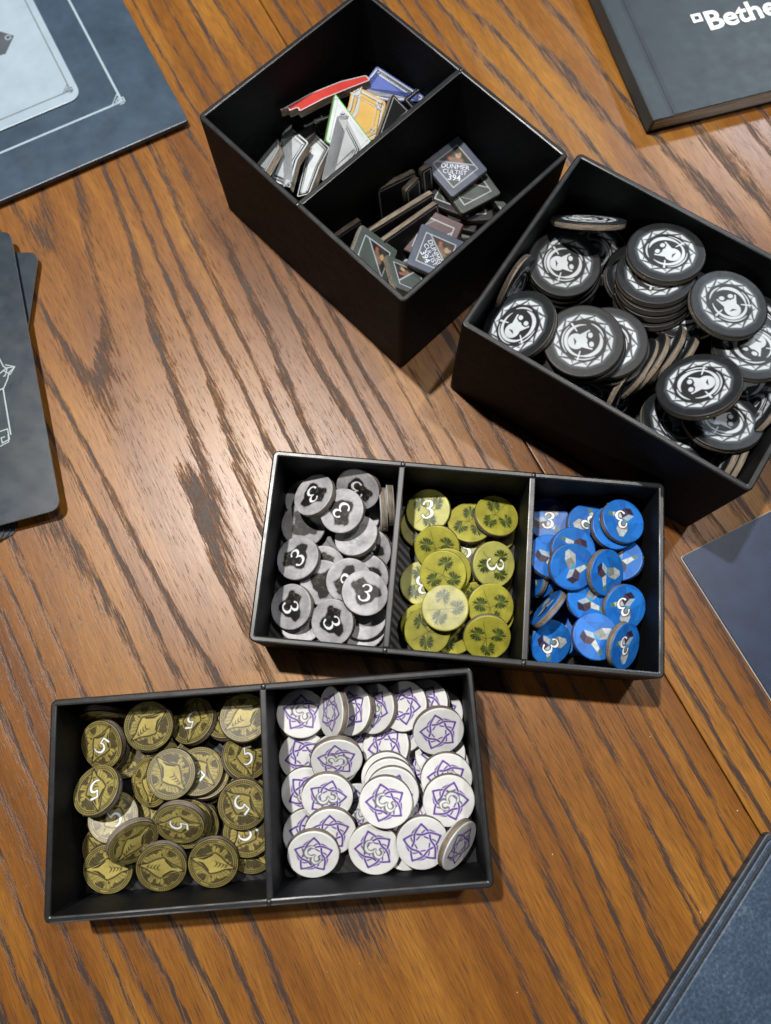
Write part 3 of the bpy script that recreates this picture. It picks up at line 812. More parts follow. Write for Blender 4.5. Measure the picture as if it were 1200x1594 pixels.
  ('p',(2.867,2.137,0.658),(0.203,0.095,0.975),(-0.970,0.152,0.188),'blue crystal token beneath the back right numbered token'),
  ('n',(2.972,2.206,0.740),(0.256,0.080,0.963),(0.154,-0.987,0.041),'blue crystal token with 3 at the back right, atop another'),
  ('p',(2.309,1.826,0.786),(0.164,-0.110,0.980),(-0.191,-0.979,-0.077),'blue crystal token behind the plain one left of centre'),
  ('p',(2.261,1.603,0.869),(0.161,-0.171,0.972),(-0.665,0.709,0.235),'blue crystal token without number left of centre'),
  ('p',(2.692,1.545,0.805),(0.537,-0.246,0.807),(0.795,0.468,-0.387),'tilted blue crystal token right of centre with edge showing'),
  ('n',(2.499,1.234,0.688),(-0.153,0.155,-0.976),(-0.114,-0.984,-0.138),'large blue crystal token with 3 in the middle'),
  ('p',(2.777,0.956,0.525),(0.189,-0.200,0.961),(-0.882,-0.464,0.077),'blue crystal token under the right numbered token'),
  ('n',(2.939,1.130,0.654),(0.281,-0.276,0.919),(0.379,-0.848,-0.371),'blue crystal token with 3 at right, topping a pair'),
  ('p',(2.171,0.824,0.212),(-0.062,-0.006,0.998),(0.044,0.999,0.009),'blue crystal token behind the front left numbered one'),
  ('n',(2.034,0.713,0.429),(0.311,-0.306,0.900),(0.841,0.529,-0.111),'blue crystal token with 3 in the front left corner'),
  ('p',(2.525,0.752,0.770),(0.054,0.029,0.998),(0.712,0.699,-0.058),'blue crystal token without number at the front, right of centre'),
  ('n',(2.831,0.643,0.843),(0.625,-0.303,0.719),(0.211,-0.822,-0.530),'dark blue crystal token with 3 propped up at the front right'),
 ],
 'mask': [
  ('p',(3.957,3.423,0.538),(-0.001,-0.001,1.000),(0.765,0.644,0.001),'black mask token buried under the top layer of the big box'),
  ('p',(4.508,3.926,0.621),(0.022,0.019,1.000),(0.192,0.981,-0.023),'black mask token buried under the top layer of the big box'),
  ('p',(3.851,3.398,0.705),(-0.045,-0.038,0.998),(0.902,-0.431,0.025),'black mask token buried under the top layer of the big box'),
  ('p',(4.486,3.897,0.776),(0.109,0.106,0.988),(-0.734,0.679,0.008),'black mask token buried under the top layer of the big box'),
  ('p',(3.809,3.363,0.908),(-0.075,-0.049,0.996),(0.768,0.634,0.089),'black mask token buried under the top layer of the big box'),
  ('p',(3.594,5.402,0.538),(-0.000,0.001,1.000),(-0.940,-0.342,0.000),'black mask token buried under the top layer of the big box'),
  ('p',(4.852,4.574,0.771),(0.089,0.083,0.993),(-0.634,0.773,-0.008),'black mask token buried under the top layer of the big box'),
  ('p',(2.515,5.635,0.538),(-0.000,-0.001,1.000),(-0.003,-1.000,-0.001),'black mask token buried under the top layer of the big box'),
  ('p',(3.674,5.350,0.629),(-0.000,-0.001,1.000),(0.646,0.763,0.001),'black mask token buried under the top layer of the big box'),
  ('p',(4.812,4.603,0.878),(0.063,0.068,0.996),(0.630,0.771,-0.093),'black mask token buried under the top layer of the big box'),
  ('p',(2.454,5.623,0.630),(-0.000,0.002,1.000),(-0.941,-0.339,0.000),'black mask token buried under the top layer of the big box'),
  ('p',(3.599,5.398,0.723),(-0.004,0.001,1.000),(0.577,-0.817,0.003),'black mask token buried under the top layer of the big box'),
  ('p',(4.780,4.620,0.975),(0.056,0.067,0.996),(0.046,0.996,-0.070),'black mask token buried under the top layer of the big box'),
  ('p',(3.542,5.436,0.817),(-0.006,0.001,1.000),(-0.942,-0.335,-0.005),'black mask token buried under the top layer of the big box'),
  ('p',(4.741,4.646,1.071),(0.054,0.069,0.996),(0.754,0.651,-0.086),'black mask token buried under the top layer of the big box'),
  ('p',(2.454,5.651,0.725),(-0.003,0.002,1.000),(-0.561,-0.828,-0.000),'black mask token buried under the top layer of the big box'),
  ('p',(2.006,5.116,0.853),(0.003,0.072,0.997),(0.999,0.034,-0.006),'black mask token half buried between the front left tokens'),
  ('p',(2.782,5.928,0.932),(0.002,-0.069,0.998),(-0.856,-0.515,-0.034),'black mask token in deep shadow under the back wall tokens'),
  ('p',(3.384,5.536,0.981),(0.118,-0.078,0.990),(0.602,0.799,-0.009),'black mask token under the back right one, only its left edge showing'),
  ('p',(4.029,5.114,1.120),(-0.041,0.199,0.979),(0.162,0.968,-0.190),'black mask token under the top right one, only its edge showing'),
  ('p',(4.739,4.648,1.251),(0.114,0.032,0.993),(0.856,0.503,-0.115),'black mask token at the right end against the back wall'),
  ('p',(3.811,4.862,1.301),(-0.159,0.222,0.962),(0.491,-0.828,0.272),'black mask token below the right hand one, its left edge showing'),
  ('p',(4.522,3.952,1.219),(-0.127,-0.536,0.835),(0.807,0.434,0.401),'black mask token seen edge on at far right in the dark'),
  ('p',(4.471,4.194,1.590),(-0.074,0.176,0.982),(-0.634,-0.768,0.090),'black mask token in the shade at far right with its ring half lit'),
  ('p',(2.386,5.583,1.003),(-0.004,-0.070,0.998),(0.575,0.816,0.060),'black mask token bottom one of the flat stack at left'),
  ('p',(2.344,5.592,1.108),(-0.010,-0.050,0.999),(0.361,0.931,0.051),'black mask token middle one of the flat stack at left'),
  ('p',(2.319,5.598,1.214),(-0.013,-0.027,1.000),(0.999,0.042,0.014),'black mask token topping the flat stack at left'),
  ('p',(3.408,5.022,1.312),(-0.129,0.203,0.971),(0.605,0.792,-0.085),'black mask token lowest of the tall stack at the centre back'),
  ('p',(3.398,5.098,1.414),(-0.093,0.171,0.981),(-0.078,0.981,-0.179),'black mask token second lowest of the tall stack at the centre back'),
  ('p',(3.381,5.142,1.500),(-0.090,0.170,0.981),(0.971,0.235,0.048),'black mask token third of the tall stack at the centre back'),
  ('p',(3.367,5.208,1.583),(-0.085,0.169,0.982),(-0.678,0.712,-0.182),'black mask token with half covered ring in the tall stack at the centre back'),
  ('p',(3.495,5.463,1.660),(-0.047,0.185,0.982),(-0.766,0.625,-0.154),'black mask token topping the tall stack at the centre back'),
  ('p',(2.792,4.282,1.365),(-0.122,-0.028,0.992),(-0.824,0.561,-0.086),'black mask token bottom of the pair right of the front stack'),
  ('p',(2.739,4.325,1.466),(-0.126,-0.000,0.992),(0.975,-0.184,0.123),'black mask token with its right ring showing beside the front stack'),
  ('p',(2.440,4.254,1.524),(-0.129,0.000,0.992),(0.534,0.842,0.069),'black mask token under the big front token'),
  ('p',(2.391,4.270,1.615),(-0.135,0.004,0.991),(0.990,0.047,0.135),'black mask token big and bright at the front left of centre'),
  ('p',(1.643,4.549,1.475),(-0.515,0.071,0.854),(0.737,0.545,0.399),'black mask token cut by the front wall at the left corner'),
  ('p',(3.634,3.368,1.141),(0.175,0.150,0.973),(0.289,-0.953,0.095),'black mask token low at the front wall with upside down mask'),
  ('p',(4.121,3.341,1.320),(-0.038,0.340,0.940),(0.967,-0.224,0.120),'black mask token tilted at the front right under the larger tilted one'),
  ('p',(3.721,3.650,1.681),(-0.383,0.321,0.866),(-0.920,-0.049,-0.389),'black mask token large and tilted at the front right'),
  ('p',(4.150,4.687,1.754),(0.078,0.098,0.992),(-0.308,0.949,-0.069),'black mask token upright facing at the right'),
  ('p',(2.638,6.119,1.385),(0.019,0.737,0.675),(0.995,-0.081,0.061),'black mask token tipped up against the back wall'),
  ('p',(1.652,5.261,1.150),(0.834,-0.542,0.105),(0.550,0.832,-0.078),'black mask token standing in the dark along the left wall of the big box'),
  ('p',(4.148,2.926,0.950),(-0.897,0.419,0.139),(0.414,0.908,-0.064),'black mask token first of the upright ones at the front corner'),
  ('p',(4.231,2.896,0.950),(-0.897,0.419,0.139),(0.414,0.908,-0.064),'black mask token second of the upright ones at the front corner'),
  ('p',(4.250,2.925,0.950),(-0.897,0.419,0.139),(0.414,0.908,-0.064),'black mask token third of the upright ones at the front corner'),
  ('p',(2.556,3.897,1.020),(-0.288,-0.942,0.174),(-0.806,0.336,0.486),'black mask token on edge at the front wall, a brown strip'),
  ('p',(4.603,3.538,1.150),(-0.832,0.481,0.276),(0.500,0.866,0.000),'black mask token standing on edge by the right wall'),
  ('p',(3.120,3.914,1.000),(0.703,-0.656,0.276),(0.610,0.755,0.239),'black mask token leaning dark on edge right of the big front token'),
  ('p',(3.651,4.282,1.100),(-0.832,0.481,0.276),(0.500,0.866,0.000),'black mask token last of the leaning row at the centre'),
  ('p',(3.478,4.309,1.100),(-0.832,0.481,0.276),(0.500,0.866,0.000),'black mask token third of the leaning row at the centre'),
  ('p',(3.260,4.192,1.100),(-0.836,0.464,0.292),(0.486,0.874,0.005),'black mask token second of the leaning row at the centre'),
  ('p',(3.136,4.139,1.060),(-0.824,0.476,0.309),(0.500,0.866,0.000),'black mask token first and lowest of the leaning row at the centre'),
 ],
}
TILES = [
 ((1.470,6.880,0.120),(0.001,-0.000,1.000),(0.491,0.871,-0.000),2,'lowest dark tile at the right, mostly hidden',False),
 ((1.441,6.970,0.217),(-0.003,0.005,1.000),(0.759,0.651,-0.001),1,'greenish tile at the right with an orange fleck',False),
 ((0.786,6.440,0.170),(-0.106,-0.059,0.993),(0.926,0.357,0.120),2,'buried dark tile under the sideways written tile',False),
 ((0.422,6.237,0.216),(-0.120,-0.067,0.991),(0.091,0.993,0.078),2,'dark tile below the front corner pieces',False),
 ((1.043,7.095,0.315),(-0.003,0.007,1.000),(0.487,-0.873,0.007),2,'dark tile low in the stack at the back',False),
 ((1.187,7.139,0.414),(-0.003,0.005,1.000),(0.662,0.749,-0.001),2,'second dark tile of the stack at the back',False),
 ((0.979,7.230,0.511),(-0.003,0.002,1.000),(0.937,0.350,0.003),2,'third dark tile of the stack at the back',False),
 ((1.175,7.240,0.612),(-0.003,0.002,1.000),(0.249,0.969,-0.001),1,'greenish tile just below the topmost written tile',False),
 ((0.651,6.514,0.477),(-0.108,-0.336,0.936),(0.347,-0.895,-0.281),3,'red edged tile peeking out behind the sideways written tile',False),
 ((0.107,5.747,0.368),(0.100,0.139,0.985),(0.418,0.893,-0.168),2,'dark tile with pale triangle in the front corner',False),
 ((-0.250,6.010,0.719),(0.578,-0.258,0.774),(0.758,0.521,-0.393),1,'greenish tile standing steeply by the front left wall',False),
 ((0.272,5.711,0.656),(0.548,0.355,0.757),(-0.708,0.680,0.193),1,'pale tile standing steeply between the corner and the sideways tile',False),
 ((0.665,6.155,0.615),(0.177,-0.111,0.978),(0.891,0.440,-0.112),0,'blue grey diamond tile lettered DUNMER CULTIST 394 lying sideways in front',True),
 ((0.961,7.455,0.778),(0.029,-0.158,0.987),(0.101,0.983,0.154),0,'topmost blue grey diamond tile lettered DUNMER CULTIST 394 at the back',True),
]

# ------------------------------------------------------------------ tokens
for kind, (r, pf, mt, nm, grp) in KIND.items():
    faces = {}
    if kind == 'mask':
        faces['p'] = face_mesh('printed_face', r, TT, pf, (False,), M[mt], 56, 190)
        back = {'p': faces['p']}
    else:
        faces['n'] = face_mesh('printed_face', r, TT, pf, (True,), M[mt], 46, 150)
        faces['p'] = face_mesh('printed_face', r, TT, pf, (False,), M[mt], 46, 150)
        if kind == 'ore': faces['w'] = face_mesh('printed_face', r, TT, pf, (False, True), M[mt], 46, 150)
        back = {'n': faces['p'], 'p': faces['n'], 'w': faces['n']}
    cores = [core_mesh('cardboard_core', r * .996, TT, M['edge'], 7 * q + len(kind)) for q in range(3)]
    flip = Matrix.Rotation(math.pi, 4, 'X')
    for i, (var, c, n, u, lab) in enumerate(TOKENS[kind]):
        root = empty(nm, c, frame_zy(n, u))
        tag(root, lab, 'token', grp)
        link('cardboard_core', cores[i % 3], root)
        link('printed_face', faces[var], root)
        b = link('back_face', back[var], root); b.matrix_local = flip

# ------------------------------------------------------------------ colourful markers in the far compartment of the deep box
def pmat(name, c, rough=.38, var=.10): return simple(name, c, rough, var, 5, .06, .5, 30)
MK = {k: pmat('marker_' + k, c) for k, c in dict(white=(.56, .61, .63), grey=(.34, .37, .385), red=(.42, .040, .032), blue=(.022, .060, .30), yellow=(.50, .30, .030), green=(.060, .36, .030), black=(.014, .014, .016), silver=(.40, .43, .45), ink=(.030, .032, .036)).items()}
def inset(pts, d):
    """parallel inset of a small polygon (anticlockwise)"""
    n = len(pts); out = []
    for i in range(n):
        a, b, c = Vector(pts[i - 1]), Vector(pts[i]), Vector(pts[(i + 1) % n])
        e1, e2 = (b - a).normalized(), (c - b).normalized()
        n1, n2 = Vector((-e1.y, e1.x)), Vector((-e2.y, e2.x))
        k = n1 + n2; L = max(.30, k.length_squared / 2)
        out.append(tuple(b + k / L * d * .5 * 1.0 * (2 if False else 1)))
    return out
def marker(pix, tilt, az, lift, face, frames, label, name='cardboard_marker', t=.10, crop=(380, 80, 3.75), group='cardboard markers in the deep box', cat='marker'):
    """cardboard piece whose face outline is given in photograph pixels on a leaning plane"""
    F = tilt_frame(tilt, az, 90); n = Vector(F.col[2])
    P = [(crop[0] + x / crop[2], crop[1] + y / crop[2]) for x, y in pix]
    cx, cy = sum(p[0] for p in P) / len(P), sum(p[1] for p in P) / len(P)
    z = .9
    for _ in range(12):                                     # raise or lower the piece until its foot rests at lift
        P0 = un(cx, cy, z)
        W = [un_plane(x, y, P0, n) for x, y in P]
        z += (lift + FL) - min(min(w.z for w in W), min((w - n * t).z for w in W))
    P0 = un(cx, cy, z); W = [un_plane(x, y, P0, n) for x, y in P]
    L = [(F.transposed() @ (w - P0)) for w in W]
    pts = [(l.x, l.y) for l in L]
    area = sum(pts[i - 1][0] * pts[i][1] - pts[i][0] * pts[i - 1][1] for i in range(len(pts)))
    if area < 0: pts.reverse()
    pts = round_poly(pts, .035, 3)
    root = tag(empty(name, P0, F), label, cat, group)
    link('cardboard_core', prism('cardboard_core', inset(pts, .004), -t, -.012, M['edge']), root)
    link('printed_face', prism('printed_face', pts, -.012, 0, face), root)
    for q, (d, w, m) in enumerate(frames):
        rp = inset(pts, d)
        if w is None: link('printed_panel', prism('printed_panel', rp, .0005, .002 + .0012 * q, m), root)
        else: link('printed_frame', ribbon('printed_frame', rp, w, .002 + .0012 * q, m, True), root)
    return root, pts
MG = 'cardboard markers in the deep box'
marker([(190, 485), (200, 560), (120, 700), (60, 660)], 50, 150, .25, MK['grey'], [(.05, .012, MK['ink'])], 'dim grey marker deep behind the first white chevron marker')
marker([(250, 425), (375, 530), (308, 632), (265, 795), (145, 745), (195, 590)], 28, 150, .45, MK['white'], [(.06, .020, MK['ink']), (.09, .010, MK['ink']), (.16, .020, MK['ink']), (.20, None, MK['silver'])], 'white chevron marker with double outlines, leftmost in its compartment')
marker([(400, 470), (497, 560), (440, 668), (378, 832), (308, 850), (345, 690)], 32, 150, .35, MK['white'], [(.05, .020, MK['ink']), (.08, .010, MK['ink']), (.13, .016, MK['ink'])], 'white chevron marker right of the leftmost one, edge showing')
marker([(205, 345), (390, 243), (560, 175), (712, 138), (738, 168), (600, 222), (470, 275), (322, 352), (312, 328), (262, 350), (258, 330)], 14, 112, .95, MK['red'], [(.022, .018, MK['silver'])], 'red marker lying along the back with its notched cardboard edge forward')
marker([(775, 85), (965, 208), (1052, 262), (1040, 290), (830, 290), (650, 245), (725, 150)], 12, -70, .80, MK['blue'], [(.06, .022, MK['silver']), (.09, .012, MK['ink']), (.17, None, MK['silver']), (.21, None, MK['blue'])], 'blue marker with silver inner frame at the back')
marker([(635, 188), (828, 296), (790, 495), (690, 545), (540, 440), (560, 380), (604, 335)], 24, -75, .65, MK['yellow'], [(.08, .030, MK['silver']), (.11, .012, MK['ink']), (.21, .014, MK['ink']), (.26, .05, MK['silver'])], 'yellow marker with white and black inner frame behind the triangles')
marker([(1060, 175), (1085, 245), (985, 345), (930, 280)], 40, -55, .75, MK['black'], [(.05, .01, MK['grey'])], 'black marker leaning in the right corner with bare cardboard edge')
marker([(530, 243), (745, 525), (640, 640), (472, 522)], 30, -50, .78, MK['green'], [(.028, None, MK['white']), (.12, .012, MK['grey'])], 'green edged white triangle marker behind the grey triangle')
marker([(572, 340), (692, 575), (600, 735), (455, 800), (505, 600)], 28, -60, 1.0, MK['grey'], [(.09, .018, MK['ink']), (.115, .010, MK['silver']), (.14, .012, MK['ink']), (.20, None, MK['silver']), (.22, None, MK['grey'])], 'grey triangle marker with nested outlines beside the divider')
marker([(868, 248), (968, 350), (805, 500), (778, 500)], 38, -25, .75, MK['black'], [(.06, .012, MK['grey'])], 'black triangle marker in front of the yellow one, edge to the left')
marker([(300, 480), (418, 415), (415, 470), (330, 540)], 20, 130, .42, MK['grey'], [(.05, .012, MK['ink'])], 'dim grey marker lying behind the two white chevron markers')
marker([(400, 400), (500, 372), (520, 470), (440, 500)], 16, -80, .30, MK['black'], [(.05, .010, MK['grey'])], 'black marker lying deep between the red one and the triangles')
marker([(330, 385), (430, 345), (470, 390), (350, 450)], 14, 60, .20, MK['black'], [(.05, .010, MK['grey'])], 'black marker lying lowest in front of the red one')

# ------------------------------------------------------------------ diamond tiles in the near compartment of the deep box
TILE_D, TILE_T = .475, .10
def text_mesh(txt, size, mat, bold=0.0, align='CENTER'):
    cu = bpy.data.curves.new('lettering', 'FONT'); cu.body = txt; cu.size = size * S; cu.align_x = align; cu.offset = bold * S
    cu.resolution_u = 3
    ob = bpy.data.objects.new('lettering', cu); col.objects.link(ob)
    dg = bpy.context.evaluated_depsgraph_get(); dg.update()
    me = bpy.data.meshes.new_from_object(ob.evaluated_get(dg))
    bpy.data.objects.remove(ob); bpy.data.curves.remove(cu)
    me.materials.clear(); me.materials.append(mat)
    return me
def paint_tile(P, tint, dark):
    g = vnoise(P, 3, 6, 3); C = np.array(tint)[None] * (.75 + .5 * g)[:, None]
    m1 = abs(P[:, 0]) + abs(P[:, 1])
    up = (P[:, 1] > .10) & (m1 < .66)
    scene_c = np.array([.030, .030, .026])[None] * (.4 + 1.3 * vnoise(P, 4, 12, 4))[:, None]
    C = lay(C, up * 1.0, scene_c)
    if not dark:                                            # a plain generic figure: head, shoulder and a hint of fire
        C = lay(C, cov(np.hypot((P[:, 0] - .06) / .8, P[:, 1] - .36) - .11, .05) * up, np.array([.40, .26, .15]) * (.5 + vnoise(P, 9, 2))[:, None])
        C = lay(C, cov(stroke(P, [(-.12, .20, .07), (.14, .17, .09)]), .06) * up, np.array([.20, .13, .09]) * (.4 + vnoise(P, 10, 5))[:, None])
        C = lay(C, cov(np.hypot(P[:, 0] + .22, P[:, 1] - .26) - .05, .06) * up, (.42, .09, .04))
        C = lay(C, cov(np.hypot((P[:, 0] - .02) / 1.3, P[:, 1] - .46) - .06, .05) * up, (.04, .03, .028))
    C = lay(C, cov(abs(m1 - .68) - .018), (.46, .49, .54))
    C = lay(C, cov(abs(P[:, 1] - .10) - .014) * (m1 < .68), (.46, .49, .54))
    C = lay(C, cov(abs(P[:, 1] + .44) - .012) * (m1 < .68), (.46, .49, .54))
    C = lay(C, ((P[:, 1] < -.44) & (m1 < .66)) * .8, np.array([.05, .06, .05]))
    return C
def tile_meshes(tint, dark):
    n = 84; d = TILE_D; v = []; idx = {}; f = []
    cut = .95
    for i in range(n + 1):
        for j in range(n + 1):
            s, t_ = i / n * 2 - 1, j / n * 2 - 1             # square grid turned 45 degrees
            lim = cut
            # pull grid corners in so that the four tips are blunt
            x, y = (s - t_) / 2, (s + t_) / 2
            k = 1.0
            mm = max(abs(x), abs(y))
            if mm > lim: k = (lim + (mm - lim) * .25) / mm
            edge = max(abs(s), abs(t_)); z = 0.0 if edge < .97 else -.014 * ((edge - .97) / .03) ** 1.5
            idx[i, j] = len(v); v.append((x * k * d, y * k * d, TILE_T / 2 + z))
    for i in range(n):
        for j in range(n): f.append((idx[i, j], idx[i + 1, j], idx[i + 1, j + 1], idx[i, j + 1]))
    me = mesh_from('printed_face', v, f, M['print'], True)
    colset(me, paint_tile(np.array(v)[:, :2] / d, tint, dark))
    return me
def tile_core():
    d = TILE_D * .997; c = .962; k = 1 - c
    pts = [(d * c, -d * k), (d * c, d * k), (d * k, d * c), (-d * k, d * c), (-d * c, d * k), (-d * c, -d * k), (-d * k, -d * c), (d * k, -d * c)]
    return prism('cardboard_core', pts, -TILE_T / 2 + .012, TILE_T / 2 - .012, M['edge'])
TF = [tile_meshes((.066, .084, .125), False), tile_meshes((.070, .084, .078), False), tile_meshes((.014, .013, .016), True), tile_meshes((.050, .014, .019), True)]
TC = tile_core()
M['tile_text'] = simple('tile_lettering', (.55, .60, .66), .4, .05)
def centre(me):
    return me
TXT = [(text_mesh('DUNMER', .100, M['tile_text']), -.042), (text_mesh('CULTIST', .092, M['tile_text']), -.120), (text_mesh('394', .125, M['tile_text'], .001), -.215)]
def tile(c, n, u, var, label, text=False):
    root = tag(empty('diamond_tile', c, frame_zy(n, u)), label, 'tile', 'diamond tiles in the deep box')
    link('cardboard_core', TC, root); link('printed_face', TF[var], root)
    b = link('back_face', TF[2], root); b.matrix_local = Matrix.Rotation(math.pi, 4, 'X')
    if text:
        for me, y in TXT:
            o = link('lettering', me, root); o.location = (0, y * S, (TILE_T / 2 + .0025) * S)
    return root
for c, n, u, var, lab, tx in TILES: tile(c, n, u, var, lab, tx)

def strip(p1, p2, zt, lean, hgt, label, crop=(500, 210, 3.75), t=.095, face='print_ink'):
    """rectangular tile standing on edge; p1-p2 is its upper edge in photograph pixels"""
    a = un(crop[0] + p1[0] / crop[2], crop[1] + p1[1] / crop[2], zt); b = un(crop[0] + p2[0] / crop[2], crop[1] + p2[1] / crop[2], zt)
    ex = (b - a); L = ex.length; ex.normalize(); side = Vector((ex.y, -ex.x, 0))        # towards the near right
    up = (Vector((0, 0, 1)) * math.cos(R(lean)) - side * math.sin(R(lean))).normalized()
    n = ex.cross(up)
    F = Matrix((ex, up, n)).transposed()
    root = tag(empty('rectangular_tile', (a + b) / 2 - up * hgt / 2, F), label, 'tile', 'tiles standing on edge in the deep box')
    x, y = L / 2, hgt / 2
    pts = round_poly([(-x, -y), (x, -y), (x, y), (-x, y)], .04, 3)
    link('cardboard_core', prism('cardboard_core', pts, -t / 2 + .01, t / 2 - .01, M['edge']), root)
    for sgn, nm in ((1, 'printed_face'), (-1, 'back_face')):
        o = link(nm, prism(nm, inset(pts, .004), t / 2 - .01, t / 2, MK['black']), root)
        o2 = ribbon('printed_frame', inset(pts, .06), .014, t / 2 + .002, MK['grey'], True)
        q = link('printed_frame', o2, root)
        if sgn < 0:
            o.matrix_local = Matrix.Rotation(math.pi, 4, 'X'); q.matrix_local = Matrix.Rotation(math.pi, 4, 'X')
    return root
strip((235, 580), (645, 328), .80, 14, .62, 'long dark tile on edge, upper of the two parallel ones near the divider')
strip((350, 615), (670, 390), .74, 18, .58, 'dark tile on edge, lower of the two parallel ones')
strip((315, 318), (545, 205), .92, 10, .62, 'dark tile standing on edge against the divider')
strip((480, 320), (560, 240), .92, 8, .60, 'short tile on edge beside the one against the divider')
strip((575, 205), (635, 168), .95, 12, .60, 'short tile on edge behind the topmost written tile')
strip((70, 592), (225, 488), .80, 10, .62, 'tile standing on edge in the left corner by the divider')

# ------------------------------------------------------------------ game board in the far left corner
def local2(o, ex):
    ey = Vector((-ex.y, ex.x, 0))
    return lambda q: Vector(((Vector(q) - o).dot(ex), (Vector(q) - o).dot(ey), 0))
def frame_x(ex):
    ey = Vector((-ex.y, ex.x, 0)); return Matrix((ex, ey, Vector((0, 0, 1)))).transposed()
M['board_blue'] = simple('dark_blue_coated_board', (.028, .051, .080), .36, .22, 2.2, .10, .5, 60)
M['board_line'] = simple('pale_board_line', (.30, .38, .44), .4, .06)
M['panel_blue'] = simple('pale_blue_panel', (.27, .345, .41), .38, .06, 3, .05, .5, 50)
M['panel_dark'] = simple('panel_dark_print', (.060, .072, .085), .4, .1)
M['panel_line'] = simple('panel_grey_line', (.13, .15, .17), .4, .1)
ZB = .13
o = un(293, 187, ZB); ex = (o - un(0, 313, ZB)).normalized(); loc = local2(o, ex)
# local frame: x along the near edge (corner at 0, board towards -x), y away from us
ey_px = un(201, 0, ZB)
board = tag(empty('game_board', (o.x, o.y, 0), frame_x(ex)), 'dark blue game board with pale panel and corner knots in the far left corner', 'game board')
skew = loc(ey_px); sk = skew.x / skew.y
def bpt(q):                                                  # photograph pixel on the board top -> board-local
    return tuple(loc(un(q[0], q[1], ZB)).xy)
pts = round_poly([(-9, 0), (0, 0), (0, 9), (-9, 9)], .05, 4)
me = prism('board_base', pts, .055, ZB, M['board_blue'], .012)
link('board_base', me, board)
prism_low = prism('board_fold', [(-9, .12), (-.12, .12), (-.12, 9), (-9, 9)], .002, .055, M['panel_dark'])
link('board_fold', prism_low, board)
c1 = bpt((190, 158)); x1, y1 = c1
link('border_line', ribbon('border_line', [(-9, y1), (x1, y1), (x1, 9)], .035, ZB + .002, M['board_line']), board)
def knot(name, cx, cy, s, mat, z):
    segs = [[(0, 0), (-s, 0), (-s * .1, s), (0, 0)], [(-s * .62, s * .12), (-s * .18, s * .12), (-s * .18, s * .52), (-s * .62, s * .12)], [(0, -s * .1), (s * .25, -s * .1), (s * .25, s * .4), (s * .05, s * .4)], [(-s * .3, -s * .25), (s * .1, -s * .25), (s * .1, s * .1)]]
    v, f = [], []
    for sg in segs:
        m_ = ribbon('tmp', [(cx + a, cy + b) for a, b in sg], s * .11, z, mat)
        b0 = len(v); v += [tuple(Vector(q.co) / S) for q in m_.vertices]; f += [tuple(b0 + i for i in p_.vertices) for p_ in m_.polygons]
        bpy.data.meshes.remove(m_)
    return mesh_from(name, v, f, mat)
link('corner_knot', knot('corner_knot', x1, y1, .17, M['board_line'], ZB + .005), board)
p1 = bpt((129, 152)); xi, yi = p1
pan = round_poly([(-9, yi), (xi, yi), (xi, 9), (-9, 9)], .22, 8)
link('pale_panel', prism('pale_panel', pan, ZB + .0005, ZB + .028, M['panel_blue'], .012), board)
link('panel_rim', ribbon('panel_rim', round_poly([(-9, yi + .035), (xi - .035, yi + .035), (xi - .035, 9)], .2, 8)[9:-9] or [(0, 0), (1, 1)], .02, ZB + .0305, M['board_line']), board)
p2 = bpt((111, 143)); xj, yj = p2
link('panel_line', ribbon('panel_line', [(-9, yj), (xj, yj), (xj, 9)], .02, ZB + .0305, M['panel_line']), board)
link('panel_knot', knot('panel_knot', xj, yj, .13, M['panel_line'], ZB + .0325), board)
hx = [bpt(q) for q in ((-70, 52), (0, 51), (23, 58), (10, 86), (-40, 100))]
link('dark_hexagon', prism('dark_hexagon', hx[::-1] if sum(hx[i-1][0]*hx[i][1]-hx[i][0]*hx[i-1][1] for i in range(5)) < 0 else hx, ZB + .028, ZB + .0315, M['panel_dark']), board)
hc = bpt((14, 61))
ringp = [(hc[0] + .045 * math.cos(k * .5), hc[1] + .045 * math.sin(k * .5)) for k in range(13)]
link('spiral_mark', ribbon('spiral_mark', ringp, .014, ZB + .034, M['board_line']), board)

# ------------------------------------------------------------------ big dark cards at the left edge
M['card_back'] = simple('dark_blue_card', (.013, .023, .034), .30, .22, 1.6, .08, .55, 70)
M['card_edge'] = simple('card_paper_edge', (.30, .31, .30), .8, .1)
M['card_print'] = simple('card_pale_print', (.30, .36, .38), .4, .06)
def card(px_a, px_b, z, w, l, label, tilt=0, prints=None, r=.16):
    """card whose right edge runs from near corner px_a to far corner px_b"""
    a, b = un(*px_a, z), un(*px_b, z)
    ey = (b - a).normalized(); ex_ = Vector((ey.y, -ey.x, 0))
    F = Matrix((ex_, ey, Vector((0, 0, 1)))).transposed()
    root = tag(empty('game_card', (a.x, a.y, z), F), label, 'card', 'pile of dark cards at the left edge')
    l = (b - a).length if l is None else l
    pts = round_poly([(-w, 0), (0, 0), (0, l), (-w, l)], r, 6)
    link('card_sheet', prism('card_sheet', pts, -.022, -.004, M['card_edge']), root)
    link('card_face', prism('card_face', inset(pts, .001), -.004, 0, M['card_back']), root)
    if prints:
        Fi = F.transposed()
        for q, (pl, w_) in enumerate(prints):
            pp = [tuple((Fi @ (un(x, y, z) - a)).xy) for x, y in pl]
            link('pale_emblem', ribbon('pale_emblem', pp, w_, .002 + .0012 * q, M['card_print']), root)
    return root
for k, (xa, ya, rot) in enumerate(((22, 838, 0), (12, 842, 8), (2, 846, 16))):
    card((xa + 6, ya - 8), (xa - 62 + 10 * k, 560), .028 + .026 * k, 3.0, 3.2, ('lowest dark card of the fan sticking out below the pile', 'middle dark card of the fan sticking out below the pile', 'upper dark card of the fan sticking out below the pile')[k])
card((30, 600), (60, 393), .130, 3.2, None, 'dark card twisted under the top card, its far corner showing')
